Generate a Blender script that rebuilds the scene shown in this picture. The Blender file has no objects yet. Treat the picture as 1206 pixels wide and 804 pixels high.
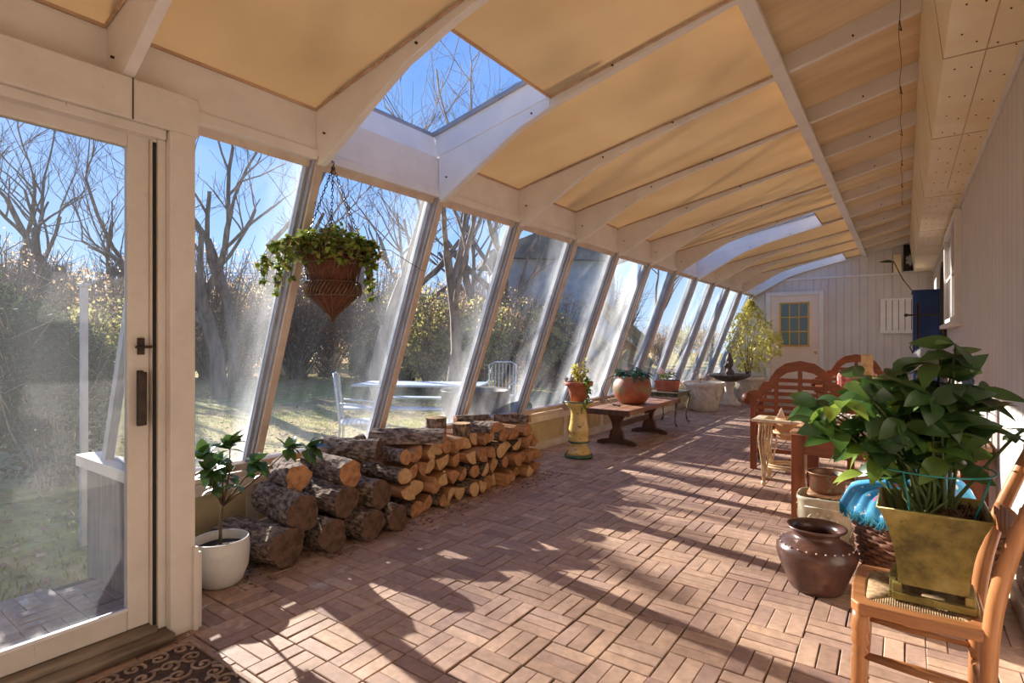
import bpy, math, random
from mathutils import Vector, Matrix, Quaternion
PI = math.pi
rnd = random.Random(7)
scn = bpy.context.scene
COL = scn.collection

# ------------------------------------------------------------------ camera, sky, sun, exposure
cam_d = bpy.data.cameras.new('camera'); cam = bpy.data.objects.new('camera', cam_d); COL.objects.link(cam)
cam.location = (0, 0, 1.25); cam.rotation_euler = (PI/2, 0, 0.6217)
cam_d.sensor_width = 36; cam_d.lens = 644.5/1206*36; cam_d.clip_end = 500; cam_d.clip_start = .02
scn.camera = cam

SUN_EL = math.radians(22.2); SUN_VEC = Vector((2.4, -.52, -1.0)).normalized()   # travel direction
world = bpy.data.worlds.new('sky'); scn.world = world; world.use_nodes = True
wn = world.node_tree; bg = wn.nodes['Background']
sky = wn.nodes.new('ShaderNodeTexSky'); sky.sky_type = 'NISHITA'; sky.sun_disc = False
sky.sun_elevation = math.radians(30); sky.sun_rotation = math.radians(-78); sky.air_density = 1.0; sky.dust_density = .3; sky.ozone_density = 2.5
tc = wn.nodes.new('ShaderNodeTexCoord'); sz = wn.nodes.new('ShaderNodeSeparateXYZ'); wn.links.new(tc.outputs['Generated'], sz.inputs[0])
gr = wn.nodes.new('ShaderNodeValToRGB'); wn.links.new(sz.outputs[2], gr.inputs[0])
for i_, (p_, c_) in enumerate(((0, (.50, .68, .92)), (.10, (.36, .57, .92)), (.32, (.15, .36, .84)), (.75, (.06, .20, .62)))):
    if i_ > 1: gr.color_ramp.elements.new(p_)
    gr.color_ramp.elements[i_].position = p_; gr.color_ramp.elements[i_].color = (*c_, 1)
mxs = wn.nodes.new('ShaderNodeMix'); mxs.data_type = 'RGBA'; mxs.inputs[0].default_value = .86
sc_ = wn.nodes.new('ShaderNodeVectorMath'); sc_.operation = 'SCALE'; sc_.inputs['Scale'].default_value = .12
wn.links.new(sky.outputs[0], sc_.inputs[0]); wn.links.new(sc_.outputs[0], mxs.inputs[6]); wn.links.new(gr.outputs[0], mxs.inputs[7])
wn.links.new(mxs.outputs[2], bg.inputs[0]); bg.inputs[1].default_value = .78
sl = bpy.data.lights.new('sun', 'SUN'); sl.energy = 9.5; sl.angle = math.radians(.6); sl.color = (1.0, .93, .84)
so = bpy.data.objects.new('sun', sl); COL.objects.link(so); so.location = (-10, 3, 8)
so.rotation_euler = SUN_VEC.to_track_quat('-Z', 'Y').to_euler()
scn.view_settings.view_transform = 'Standard'; scn.view_settings.look = 'None'
scn.view_settings.gamma = 1; scn.view_settings.use_curve_mapping = False
scn.view_settings.exposure = 0.85
cy = scn.cycles
cy.use_denoising = True; cy.max_bounces = 8; cy.diffuse_bounces = 5; cy.glossy_bounces = 3
cy.transmission_bounces = 6; cy.transparent_max_bounces = 14
cy.caustics_reflective = False; cy.caustics_refractive = False; cy.sample_clamp_indirect = 6

# ------------------------------------------------------------------ helpers
def lin(c):
    return tuple(((v/255)/12.92 if v/255 <= .04045 else ((v/255+.055)/1.055)**2.4) for v in c)

class N:
    """small node helper"""
    def __init__(s, name):
        s.m = bpy.data.materials.new(name); s.m.use_nodes = True
        s.t = s.m.node_tree; s.n = s.t.nodes; s.b = s.n['Principled BSDF']; s.out = s.n['Material Output']
    def add(s, typ, **kw):
        x = s.n.new(typ)
        for k, v in kw.items(): setattr(x, k, v)
        return x
    def link(s, a, b): s.t.links.new(a, b)
    def coord(s, scale=(1, 1, 1), out='Object'):
        tc = s.add('ShaderNodeTexCoord'); mp = s.add('ShaderNodeMapping'); mp.inputs['Scale'].default_value = scale
        s.link(tc.outputs[out], mp.inputs[0]); return mp.outputs[0]
    def noise(s, vec, scale, detail=4, rough=.55):
        x = s.add('ShaderNodeTexNoise'); x.inputs['Scale'].default_value = scale
        x.inputs['Detail'].default_value = detail; x.inputs['Roughness'].default_value = rough
        if vec is not None: s.link(vec, x.inputs['Vector'])
        return x.outputs[0]
    def ramp(s, fac, stops):
        r = s.add('ShaderNodeValToRGB'); e = r.color_ramp.elements
        while len(e) < len(stops): e.new(.5)
        for i, (p, c) in enumerate(stops):
            e[i].position = p; e[i].color = (*c, 1) if len(c) == 3 else c
        s.link(fac, r.inputs[0]); return r.outputs[0]
    def mix(s, fac, a, b, mode='MIX'):
        x = s.add('ShaderNodeMix', data_type='RGBA', blend_type=mode)
        for sock, v in ((x.inputs[0], fac), (x.inputs[6], a), (x.inputs[7], b)):
            if isinstance(v, (int, float)): sock.default_value = v
            elif isinstance(v, tuple): sock.default_value = (*v, 1)
            else: s.link(v, sock)
        return x.outputs[2]
    def math(s, op, a, b=0.0, clamp=False):
        x = s.add('ShaderNodeMath', operation=op, use_clamp=clamp)
        for sock, v in ((x.inputs[0], a), (x.inputs[1], b)):
            if isinstance(v, (int, float)): sock.default_value = v
            else: s.link(v, sock)
        return x.outputs[0]
    def bump(s, h, strength=.3, dist=.01):
        x = s.add('ShaderNodeBump'); x.inputs['Strength'].default_value = strength; x.inputs['Distance'].default_value = dist
        s.link(h, x.inputs['Height']); s.link(x.outputs[0], s.b.inputs['Normal'])
    def color(s, c):
        if isinstance(c, tuple): s.b.inputs['Base Color'].default_value = (*c, 1)
        else: s.link(c, s.b.inputs['Base Color'])
    def set(s, rough=None, metal=None, spec=None):
        if rough is not None: s.b.inputs['Roughness'].default_value = rough
        if metal is not None: s.b.inputs['Metallic'].default_value = metal
        if spec is not None: s.b.inputs['Specular IOR Level'].default_value = spec
        return s

def m_plain(name, c, c2=None, scale=8, rough=.6, metal=0, bump=0, stretch=(1, 1, 1), spec=.4, lo=.35, hi=.65, bd=.01):
    k = N(name); v = k.coord(stretch); n = k.noise(v, scale)
    k.color(k.ramp(n, [(lo, lin(c)), (hi, lin(c2 or c))])); k.set(rough, metal, spec)
    if bump: k.bump(n, bump, bd)
    return k.m

def m_island(name, cols, scale=20, rough=.7, bump=.3, stretch=(1, 1, 1), amt=.35, trans=0, spec=.3, bd=.01):
    """colour chosen per separate piece of the mesh, broken up by noise"""
    k = N(name); g = k.add('ShaderNodeNewGeometry')
    base = k.ramp(g.outputs['Random Per Island'], [(i/max(1, len(cols)-1), lin(c)) for i, c in enumerate(cols)])
    n = k.noise(k.coord(stretch), scale)
    dark = k.ramp(n, [(.3, (1-amt,)*3), (.7, (1+amt*.35,)*3)])
    c = k.mix(1.0, base, dark, 'MULTIPLY'); k.color(c); k.set(rough, 0, spec)
    if bump: k.bump(n, bump, bd)
    if trans:
        tr = k.add('ShaderNodeBsdfTranslucent'); k.link(c, tr.inputs[0])
        mx = k.add('ShaderNodeMixShader'); mx.inputs[0].default_value = trans
        k.link(k.b.outputs[0], mx.inputs[1]); k.link(tr.outputs[0], mx.inputs[2]); k.link(mx.outputs[0], k.out.inputs[0])
    return k.m

def m_wood(name, c1, c2, axis='X', scale=10, rough=.5, spec=.35, bump=.15):
    st = {'X': (.08, 1, 1), 'Y': (1, .08, 1), 'Z': (1, 1, .08)}[axis]
    k = N(name); v = k.coord(st); n = k.noise(v, scale*3, 6, .65)
    n2 = k.noise(k.coord(), 2.5, 2)
    c = k.ramp(n, [(.3, lin(c2)), (.62, lin(c1))]); c = k.mix(1.0, c, k.ramp(n2, [(.3, (.75,)*3), (.7, (1.1,)*3)]), 'MULTIPLY')
    k.color(c); k.set(rough, 0, spec); k.bump(n, bump, .004)
    return k.m

class MB:
    def __init__(s): s.v = []; s.f = []; s.sm = []
    def add(s, vs, fs, smooth=False):
        b = len(s.v); s.v += [tuple(v) for v in vs]; s.f += [tuple(b+i for i in f) for f in fs]; s.sm += [smooth]*len(fs)
        return s
    def box(s, x0, x1, y0, y1, z0, z1, M=None):
        vs = [Vector((x, y, z)) for z in (z0, z1) for y in (y0, y1) for x in (x0, x1)]
        if M is not None: vs = [M @ v for v in vs]
        return s.add(vs, [(0, 2, 3, 1), (4, 5, 7, 6), (0, 1, 5, 4), (2, 6, 7, 3), (0, 4, 6, 2), (1, 3, 7, 5)])
    def bar(s, a, b, w, h, up=(0, 0, 1)):
        """rectangular bar from a to b, w across, h along up"""
        a = Vector(a); b = Vector(b); d = (b-a).normalized(); u = Vector(up); r = d.cross(u)
        if r.length < 1e-4: r = d.cross(Vector((1, 0, 0)))
        r.normalize(); u = r.cross(d).normalized()
        vs = [p + r*sx*w/2 + u*sz*h/2 for p in (a, b) for sz in (-1, 1) for sx in (-1, 1)]
        return s.add(vs, [(0, 1, 3, 2), (4, 6, 7, 5), (0, 4, 5, 1), (2, 3, 7, 6), (0, 2, 6, 4), (1, 5, 7, 3)])
    def prism(s, pts, a0, a1, axis='Y'):
        """extrude a closed outline; axis Y: pts are (x,z); X: (y,z); Z: (x,y)"""
        def P(p, a):
            return {'Y': (p[0], a, p[1]), 'X': (a, p[0], p[1]), 'Z': (p[0], p[1], a)}[axis]
        n = len(pts); vs = [P(p, a0) for p in pts] + [P(p, a1) for p in pts]
        fs = [tuple(range(n-1, -1, -1)), tuple(range(n, 2*n))] + [(i, (i+1) % n, n+(i+1) % n, n+i) for i in range(n)]
        return s.add(vs, fs)
    def tube(s, pts, r, n=6, cap=True, smooth=True):
        pts = [Vector(p) for p in pts]; m = len(pts)
        rs = r if isinstance(r, (list, tuple)) else [r]*m
        prev = None; vs = []
        for i, p in enumerate(pts):
            t = (pts[min(i+1, m-1)]-pts[max(i-1, 0)])
            t = t.normalized() if t.length > 1e-7 else Vector((0, 0, 1))
            if prev is None:
                prev = t.orthogonal().normalized()
            else:
                prev = (prev - t*prev.dot(t)); prev = prev.normalized() if prev.length > 1e-6 else t.orthogonal().normalized()
            q = t.cross(prev)
            for k in range(n):
                a = 2*PI*k/n; vs.append(p + (prev*math.cos(a)+q*math.sin(a))*rs[i])
        fs = [(i*n+k, i*n+(k+1) % n, (i+1)*n+(k+1) % n, (i+1)*n+k) for i in range(m-1) for k in range(n)]
        if cap: fs += [tuple(range(n-1, -1, -1)), tuple(range((m-1)*n, m*n))]
        return s.add(vs, fs, smooth)
    def lathe(s, prof, n=32, c=(0, 0, 0), smooth=True, sx=1, sy=1, wob=None):
        vs = []
        for j, (r, z) in enumerate(prof):
            for k in range(n):
                a = 2*PI*k/n; q = r*(1 + (wob(a, z) if wob else 0)); vs.append((c[0]+q*sx*math.cos(a), c[1]+q*sy*math.sin(a), c[2]+z))
        m = len(prof)
        fs = [(j*n+k, j*n+(k+1) % n, (j+1)*n+(k+1) % n, (j+1)*n+k) for j in range(m-1) for k in range(n)]
        if prof[0][0] > 1e-4: fs.append(tuple(range(n-1, -1, -1)))
        if prof[-1][0] > 1e-4: fs.append(tuple(range((m-1)*n, m*n)))
        return s.add(vs, fs, smooth)
    def ball(s, c, r, n=8, sc=(1, 1, 1)):
        prof = [(max(1e-5, math.sin(PI*i/n))*r, -math.cos(PI*i/n)*r*sc[2]) for i in range(n+1)]
        return s.lathe(prof, n+2, c, True, sc[0], sc[1])
    def torus(s, c, R, r, n=24, k=6, axis='Z', sx=1, sy=1):
        pts = []
        for i in range(n+1):
            a = 2*PI*i/n; u, v = R*sx*math.cos(a), R*sy*math.sin(a)
            pts.append({'Z': (c[0]+u, c[1]+v, c[2]), 'Y': (c[0]+u, c[1], c[2]+v), 'X': (c[0], c[1]+u, c[2]+v)}[axis])
        return s.tube(pts, r, k, False)
    def leaf(s, p, d, nrm, L, W, droop=.25, fold=.25, seg=4):
        p = Vector(p); d = Vector(d).normalized(); nrm = Vector(nrm); side = d.cross(nrm)
        if side.length < 1e-4: side = d.orthogonal()
        side.normalize(); up = side.cross(d).normalized()
        vs = []; 
        for i in range(seg+1):
            t = i/seg; w = W*.5*math.sin(PI*t**.72)**.85 if 0 < t < 1 else 0
            if i == seg: w = 0
            c = p + d*L*t - up*droop*L*t*t
            vs += [c - side*w + up*fold*w, c, c + side*w + up*fold*w]
        fs = []
        for i in range(seg):
            a = i*3; fs += [(a, a+1, a+4, a+3), (a+1, a+2, a+5, a+4)]
        return s.add(vs, fs, True)
    def quad(s, p, d, nrm, L, W):
        p = Vector(p); d = Vector(d).normalized(); side = d.cross(Vector(nrm))
        if side.length < 1e-4: side = d.orthogonal()
        side.normalize()
        return s.add([p, p+d*L*.5+side*W*.5, p+d*L, p+d*L*.5-side*W*.5], [(0, 1, 2, 3)])
    def mesh(s, name, mat):
        me = bpy.data.meshes.new(name); me.from_pydata(s.v, [], s.f); me.polygons.foreach_set('use_smooth', s.sm)
        me.materials.append(mat); me.update(); return me
    def build(s, name, mat, parent=None, bev=0, loc=None, label=None, kind=None):
        o = bpy.data.objects.new(name, s.mesh(name, mat)); COL.objects.link(o)
        if parent is not None: o.parent = parent
        if loc is not None: o.location = loc
        if bev:
            b = o.modifiers.new('bevel', 'BEVEL'); b.width = bev; b.segments = 2; b.limit_method = 'ANGLE'; b.angle_limit = math.radians(50)
        if label: o['label'] = label
        if kind: o['kind'] = kind
        return o

def thing(name, label, cat, loc=(0, 0, 0), rz=0, group=None):
    o = bpy.data.objects.new(name, None); COL.objects.link(o); o.empty_display_size = .1
    o.location = loc; o.rotation_euler = (0, 0, rz); return tag(o, label, cat, group)
def tag(o, label, cat, group=None, kind=None):
    o['label'] = label; o['category'] = cat
    if group: o['group'] = group
    if kind: o['kind'] = kind
    return o
def struct(name, mb, mat, parent=None, bev=0):
    o = mb.build(name, mat, parent, bev)
    if parent is None: o['kind'] = 'structure'
    return o
def dup(root, loc, rz=0, scale=None, label=None):
    r = root.copy(); COL.objects.link(r); r.location = loc; r.rotation_euler = (0, 0, rz)
    if scale: r.scale = (scale,)*3 if isinstance(scale, (int, float)) else scale
    if label: r['label'] = label
    for ch in root.children:
        c = ch.copy(); COL.objects.link(c); c.parent = r
        for g in ch.children:
            d = g.copy(); COL.objects.link(d); d.parent = c
    return r
def U(a, b): return rnd.uniform(a, b)
def rdir(zmin=-1, zmax=1):
    z = U(zmin, zmax); a = U(0, 2*PI); r = math.sqrt(max(0, 1-z*z)); return Vector((r*math.cos(a), r*math.sin(a), z))
ORD = ['first', 'second', 'third', 'fourth', 'fifth', 'sixth', 'seventh', 'eighth', 'ninth', 'tenth', 'eleventh', 'twelfth', 'thirteenth', 'fourteenth', 'fifteenth', 'sixteenth', 'seventeenth', 'eighteenth', 'nineteenth', 'twentieth']

# ------------------------------------------------------------------ materials
WHITE = m_plain('white_paint', (232, 226, 220), (222, 215, 208), 5, .55, bump=.08)
k = N('aged_white_paint'); v = k.coord()
n1 = k.noise(v, 3, 6, .7); n2 = k.noise(k.coord((4, 4, .6)), 14, 6, .7)
c = k.ramp(n1, [(.3, lin((206, 198, 186))), (.6, lin((222, 214, 204)))])
c = k.mix(k.ramp(n2, [(.66, (0, 0, 0)), (.74, (1, 1, 1))]), c, lin((150, 125, 95)))
k.color(c); k.set(.55); k.bump(n2, .12, .004); AGED = k.m
METAL_MULL = m_plain('mullion_paint', (166, 168, 174), (150, 150, 156), 6, .45, bump=.05)
CURB = m_plain('curb_white', (238, 238, 238), (226, 228, 230), 4, .5)
DARK_GAP = m_plain('dark_gap', (40, 34, 28), rough=.8)
DARK_METAL = m_plain('dark_bronze', (52, 42, 36), (70, 55, 44), 20, .4, .6)
KNEE = m_plain('knee_wall_tan', (204, 188, 150), (186, 168, 130), 6, .8, bump=.1)
SILL = m_plain('sill_paint', (226, 216, 204), (208, 194, 176), 5, .5, bump=.08)
CAPT = m_plain('mullion_cap_paint', (212, 194, 178), (196, 174, 156), 8, .55, bump=.1)
STOP = m_wood('window_stop', (210, 178, 148), (176, 140, 108), 'Y', 8, .6)

# translucent shade panel
k = N('shade_panel'); v = k.coord(); n = k.noise(v, 1.6, 4, .6); ns = k.noise(k.coord((.4, 3, 1)), 6, 5, .7)
c = k.ramp(n, [(.3, lin((206, 184, 150))), (.7, lin((218, 198, 166)))])
c = k.mix(k.ramp(ns, [(.62, (0, 0, 0)), (.8, (.35,)*3)]), c, lin((186, 148, 104)))
k.color(c); k.set(.7, 0, .1)
tr = k.add('ShaderNodeBsdfTranslucent'); k.link(k.mix(1.0, c, (1.0, .97, .93), 'MULTIPLY'), tr.inputs[0])
mx = k.add('ShaderNodeMixShader'); mx.inputs[0].default_value = .36
k.link(k.b.outputs[0], mx.inputs[1]); k.link(tr.outputs[0], mx.inputs[2]); k.link(mx.outputs[0], k.out.inputs[0]); SHADE = k.m
ROOFP = m_plain('roof_panel', (232, 208, 170), (214, 186, 144), 3, .7, stretch=(.3, 2, 1))
SOFFIT = m_plain('soffit_cream', (250, 234, 200), (240, 218, 176), 2.5, .4, bump=.05)

# bricks
k = N('brick_paving'); g = k.add('ShaderNodeNewGeometry'); v = k.coord()
base = k.ramp(g.outputs['Random Per Island'], [(0, lin((158, 130, 112))), (.25, lin((184, 154, 130))), (.5, lin((168, 140, 124))), (.75, lin((194, 164, 140))), (1, lin((150, 122, 110)))])
n = k.noise(v, 22, 6, .65); nb = k.noise(v, 1.1, 3, .6)
c = k.mix(1.0, base, k.ramp(n, [(.3, (.74,)*3), (.7, (1.15,)*3)]), 'MULTIPLY')
c = k.mix(1.0, c, k.ramp(nb, [(.35, (.86, .82, .86)), (.65, (1.08, 1.04, .98))]), 'MULTIPLY')
sx = k.add('ShaderNodeSeparateXYZ'); k.link(v, sx.inputs[0])
lx = k.math('MULTIPLY_ADD', sx.outputs[0], -1.4); lx.node.inputs[2].default_value = -2.7   # salt bloom near the outer wall
m1 = k.math('MULTIPLY', k.math('ADD', lx, 0, True), k.ramp(k.noise(v, 6, 7, .75), [(.56, (0, 0, 0)), (.66, (1, 1, 1))]))
c = k.mix(m1, c, lin((205, 200, 190)))
sp = k.ramp(k.noise(v, 45, 5, .7), [(.66, (0, 0, 0)), (.72, (.5,)*3)]); c = k.mix(sp, c, lin((60, 44, 40)))
k.color(c); k.set(.62, 0, .35); k.bump(k.noise(v, 60, 6, .7), .35, .004); BRICK = k.m
MORTAR = m_plain('joint_dirt', (58, 44, 38), (84, 66, 56), 30, .95)

# siding
def m_siding(name, c1, c2):
    k = N(name); v = k.coord(); n = k.noise(v, 2.2, 5, .6); s = k.noise(k.coord((6, 6, .35)), 5, 6, .7)
    c = k.ramp(n, [(.3, lin(c1)), (.7, lin(c2))]); c = k.mix(k.ramp(s, [(.62, (0, 0, 0)), (.8, (.35,)*3)]), c, lin((160, 145, 130)))
    k.color(c); k.set(.6); return k.m
SIDING = m_siding('siding_paint', (214, 206, 198), (200, 192, 186))
PEACH = m_plain('door_peach', (240, 222, 208), (232, 210, 196), 3, .5)
AMBER = m_plain('amber_grille', (226, 186, 96), (214, 170, 84), 6, .45)

# glass
def m_glass(name, haze_base, haze_hi, tint=(.93, .95, .97), edge=False, refl=.07, scale=(1, 1.6, .5)):
    k = N(name); k.n.remove(k.b)
    tp = k.add('ShaderNodeBsdfTransparent'); tp.inputs[0].default_value = (*tint, 1)
    gl = k.add('ShaderNodeBsdfGlossy'); gl.inputs['Roughness'].default_value = .02
    fr = k.add('ShaderNodeFresnel'); fr.inputs[0].default_value = 1.45
    mg = k.add('ShaderNodeMixShader'); k.link(k.math('MULTIPLY', fr.outputs[0], .8, True), mg.inputs[0]); k.link(tp.outputs[0], mg.inputs[1]); k.link(gl.outputs[0], mg.inputs[2])
    df = k.add('ShaderNodeBsdfDiffuse'); df.inputs[0].default_value = (.80, .82, .84, 1)
    tl = k.add('ShaderNodeBsdfTranslucent'); tl.inputs[0].default_value = (.84, .86, .88, 1)
    md = k.add('ShaderNodeMixShader'); md.inputs[0].default_value = .7; k.link(df.outputs[0], md.inputs[1]); k.link(tl.outputs[0], md.inputs[2])
    n = k.noise(k.coord(scale), 1.7, 3, .55); fine = k.noise(k.coord(), 260, 2, .5)
    h = k.ramp(n, [(.34, (haze_base,)*3), (.72, (haze_hi,)*3)])
    if edge:      # grime gathers at the sides and foot of each pane (UV 0..1 over the pane)
        uv = k.add('ShaderNodeTexCoord'); s = k.add('ShaderNodeSeparateXYZ'); k.link(uv.outputs['UV'], s.inputs[0])
        right = k.math('POWER', s.outputs[0], 5.0)
        foot = k.math('POWER', k.math('SUBTRACT', 1.0, s.outputs[1]), 6.0)
        ed = k.math('ADD', k.math('MULTIPLY', right, .30), k.math('MULTIPLY', foot, .16))
        ed = k.math('MULTIPLY', ed, k.ramp(k.noise(k.coord((1, 2, .4)), 4, 4, .6), [(.25, (.25,)*3), (.7, (1.2,)*3)]))
        h = k.math('ADD', h, ed, True)
    h = k.math('MULTIPLY', h, k.ramp(fine, [(.3, (.8,)*3), (.7, (1.2,)*3)]), True)
    mf = k.add('ShaderNodeMixShader'); k.link(h, mf.inputs[0]); k.link(mg.outputs[0], mf.inputs[1]); k.link(md.outputs[0], mf.inputs[2])
    k.link(mf.outputs[0], k.out.inputs[0]); return k.m
GLASS = m_glass('dusty_pane', .001, .018, edge=True)
GLASS_HAZY = m_glass('failed_seal_pane', .10, .30, edge=True)
GLASS_FAR = m_glass('cloudy_far_pane', .05, .16, edge=True)
GLASS_DOOR = m_glass('door_pane', .008, .035)
GLASS_SKY = m_glass('skylight_pane', .01, .05)
TEXT_GLASS = m_plain('textured_door_glass', (120, 150, 160), (90, 112, 120), 60, .15, 0, .5, spec=.6)

# ------------------------------------------------------------------ floor: basket-weave bricks
CELL = .2118; OX = -1.4096; OY = 2.1665
XW, XR, YN, YF = -3.42, .44, -1.6, 12.95
fm = MB()
i0, i1 = math.floor((XW-OX)/CELL), math.ceil((XR-OX)/CELL); j0, j1 = math.floor((YN-OY)/CELL), math.ceil((YF-OY)/CELL)
crack = {i: rnd.choice([0, 0, .0015, .004]) for i in range(i0-1, i1+2)}
for i in range(i0, i1):
    for j in range(j0, j1):
        along = (i+j) % 2 == 0
        dx = rnd.gauss(0, .0012); dy = rnd.gauss(0, .0012); rot = rnd.gauss(0, .008)
        cx, cy_ = OX+(i+.5)*CELL, OY+(j+.5)*CELL
        for q in range(3):
            o = (q-1)*CELL/3; hw, hl = CELL/6-.0012-U(0, .0008), CELL/2-.0015-U(0, .0012)
            if along: bx, by, ax, ay = cx+o, cy_, hw, hl
            else: bx, by, ax, ay = cx, cy_+o, hl-crack[i], hw
            if along and q == 2: ax -= crack[i]*.6
            bx += dx+rnd.gauss(0, .0008); by += dy+rnd.gauss(0, .0008)
            if bx-ax < XW-.02 and bx+ax < XW: continue
            h = rnd.gauss(0, .0011); th = rot+rnd.gauss(0, .006); tx, ty = rnd.gauss(0, .006), rnd.gauss(0, .006)
            cth, sth = math.cos(th), math.sin(th); vs = []
            for (z, ins) in ((-.05, 0), (-.0025, 0), (0, .0028)):
                for (sa, sb) in ((-1, -1), (1, -1), (1, 1), (-1, 1)):
                    a = sa*(ax-ins); b = sb*(ay-ins)
                    vs.append((bx+a*cth-b*sth, by+a*sth+b*cth, z+h+a*tx+b*ty))
            fm.add(vs, [(0, 1, 5, 4), (1, 2, 6, 5), (2, 3, 7, 6), (3, 0, 4, 7), (4, 5, 9, 8), (5, 6, 10, 9), (6, 7, 11, 10), (7, 4, 8, 11), (8, 9, 10, 11)])
floor = struct('floor', MB().box(XW-.1, XR+.1, YN, YF+.1, -.12, -.007), MORTAR)
fm.build('brick_paving', BRICK, floor)

# ------------------------------------------------------------------ outer knee wall, sill, slanted glazing
Y0 = 1.17; TX, TZ = -2.73, 2.29      # top of the slanted glazing
BX, BZ = -3.42, .44
MY = [1.89+i for i in range(12)]     # mullion centres
kw = MB().box(XW-.12, XW, Y0, YF, -.1, .33)
struct('wall_left', kw, KNEE)
sb = MB().box(XW-.16, XW+.035, Y0, YF, .33, .40).box(XW-.16, XW+.012, Y0, YF, .40, .43)
struct('trim_sill', sb, SILL, None, .004)
tb = MB().box(XW-.001, XW+.02, Y0, YF, 0, .09); struct('baseboard_left', tb, SILL, None, .003)
kb = MB()
for y in MY: kb.box(XW, XW+.018, y-.04, y+.04, .09, .33)
struct('trim_batten', kb, SILL, None, .003)
sdir = Vector((TX-BX, 0, TZ-BZ)); SL = sdir.length; sdir.normalize(); snor = Vector((sdir.z, 0, -sdir.x))  # towards the room
def sp(t, off=0): return Vector((BX, 0, BZ)) + sdir*t + snor*off
for i, y in enumerate(MY):
    m = MB(); A = sp(-.03); B = sp(SL+.02)
    m.bar(A+Vector((0, y, 0))+snor*-.02, B+Vector((0, y, 0))+snor*-.02, .075, .11, snor)
    o = struct('trim_mullion', m, METAL_MULL, None, .004)
    c1 = MB().bar(A+Vector((0, y, 0))+snor*.044, B+Vector((0, y, 0))+snor*.044, .05, .02, snor)
    c1.build('mullion_cap', CAPT, o, .004)
    c2 = MB()
    for s_ in (-1, 1): c2.bar(A+Vector((0, y+s_*.046, 0))+snor*-.02, B+Vector((0, y+s_*.046, 0))+snor*-.02, .02, .05, snor)
    c2.build('glazing_stop', METAL_MULL, o, .002)
ys = [Y0-.03]+MY+[YF]
for i in range(len(ys)-1):
    a, b = ys[i], ys[i+1]
    fr = MB()
    for t in (.025, SL-.03):
        fr.bar(sp(t, -.01)+Vector((0, a+.04, 0)), sp(t, -.01)+Vector((0, b-.04, 0)), .05, .05, snor)
    w = struct('window_%d' % (i+1), fr, CAPT, None, .003)
    pm = MB(); p = [sp(.03, -.02)+Vector((0, a+.035, 0)), sp(.03, -.02)+Vector((0, b-.035, 0)), sp(SL-.03, -.02)+Vector((0, b-.035, 0)), sp(SL-.03, -.02)+Vector((0, a+.035, 0))]
    pm.add(p, [(0, 1, 2, 3)])
    g = pm.build('pane', GLASS_HAZY if i == 5 else (GLASS_FAR if i > 7 else GLASS), w)
    ul = g.data.uv_layers.new(name='UVMap')
    for li, uvc in enumerate(((0, 0), (1, 0), (1, 1), (0, 1))): ul.data[li].uv = uvc
# head beam
hb = MB().box(-2.83, -2.70, -1.6, YF, 2.30, 2.56)
struct('trim_head_beam', hb, WHITE, None, .004)
hb2 = MB().box(-2.74, -2.685, Y0, YF, 2.275, 2.33); struct('trim_head_strip', hb2, WHITE, None, .003)
# return wall at the near end of the slanted bay, weathered boards with a white cap
rw = MB().box(-3.60, -2.64, 1.07, 1.13, -.12, .58)
GREYB = m_wood('weathered_board', (138, 128, 116), (88, 80, 72), 'Z', 9, .9)
struct('wall_return', rw, GREYB)
struct('trim_return_cap', MB().box(-3.64, -2.64, 1.03, 1.16, .58, .64), SILL, None, .004)
rp = MB().prism([(-3.36, .64), (-2.64, .64), (-2.64, 2.3), (-2.77, 2.3)], 1.09, 1.095)
rwn = struct('window_return_frame', MB().bar((-3.38, 1.1, .62), (-2.75, 1.1, 2.3), .05, .06, (0, 1, 0)), METAL_MULL)
rp.build('pane', GLASS, rwn)

# ------------------------------------------------------------------ sliding door and its post
dx = -2.60
post = MB().box(-2.64, -2.51, 1.035, 1.135, 0, 2.14)
pst = struct('trim_door_post', post, AGED, None, .004)
MB().box(-2.512, -2.488, 1.12, 1.14, 0, .36).box(-2.525, -2.505, 1.135, 1.16, 0, .33).build('split_casing', AGED, pst, .003)
struct('trim_door_header', MB().box(-2.70, -2.51, -1.6, 1.15, 2.14, 2.305).box(-2.70, -2.53, -1.6, 1.03, 2.10, 2.14), AGED, None, .005)
struct('trim_header_seam', MB().box(-2.512, -2.507, .895, .899, 2.14, 2.305), DARK_GAP)
struct('trim_door_jamb', MB().box(-2.63, -2.55, 1.004, 1.035, .04, 2.10).box(-2.66, -2.56, .985, 1.004, .04, 2.10), AGED, None, .003)
struct('trim_jamb_gap', MB().box(-2.61, -2.557, .9865, 1.0, .06, 2.085), DARK_GAP)
THR = m_plain('worn_threshold', (92, 78, 66), (150, 134, 116), 14, .7, stretch=(1, .2, 1), bump=.2)
struct('trim_threshold', MB().box(-2.70, -2.47, -1.6, 1.04, 0, .035).box(-2.66, -2.535, -1.6, 1.0, .035, .062), THR, None, .006)
d1 = MB()
d1.box(-2.625, -2.585, .905, .985, .065, 2.12).box(-2.625, -2.585, -.15, -.07, .065, 2.12)
d1.box(-2.625, -2.585, -.07, .905, .065, .15).box(-2.625, -2.585, -.07, .905, 2.05, 2.12)
door = struct('door_2', d1, AGED, None, .005)
MB().box(-2.607, -2.602, -.07, .905, .15, 2.05).build('pane', GLASS_DOOR, door)
MB().box(-2.588, -2.578, -.07, .905, .146, .16).build('glazing_bead', CURB, door, .002)
hd = MB().box(-2.585, -2.565, .935, .957, .90, 1.13); hd.box(-2.585, -2.545, .938, .954, .915, .935).box(-2.585, -2.545, .938, .954, 1.095, 1.115).box(-2.553, -2.535, .934, .958, .905, 1.125)
hd.build('door_handle', DARK_METAL, door, .004, label='long dark pull handle on the sliding door')
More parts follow.
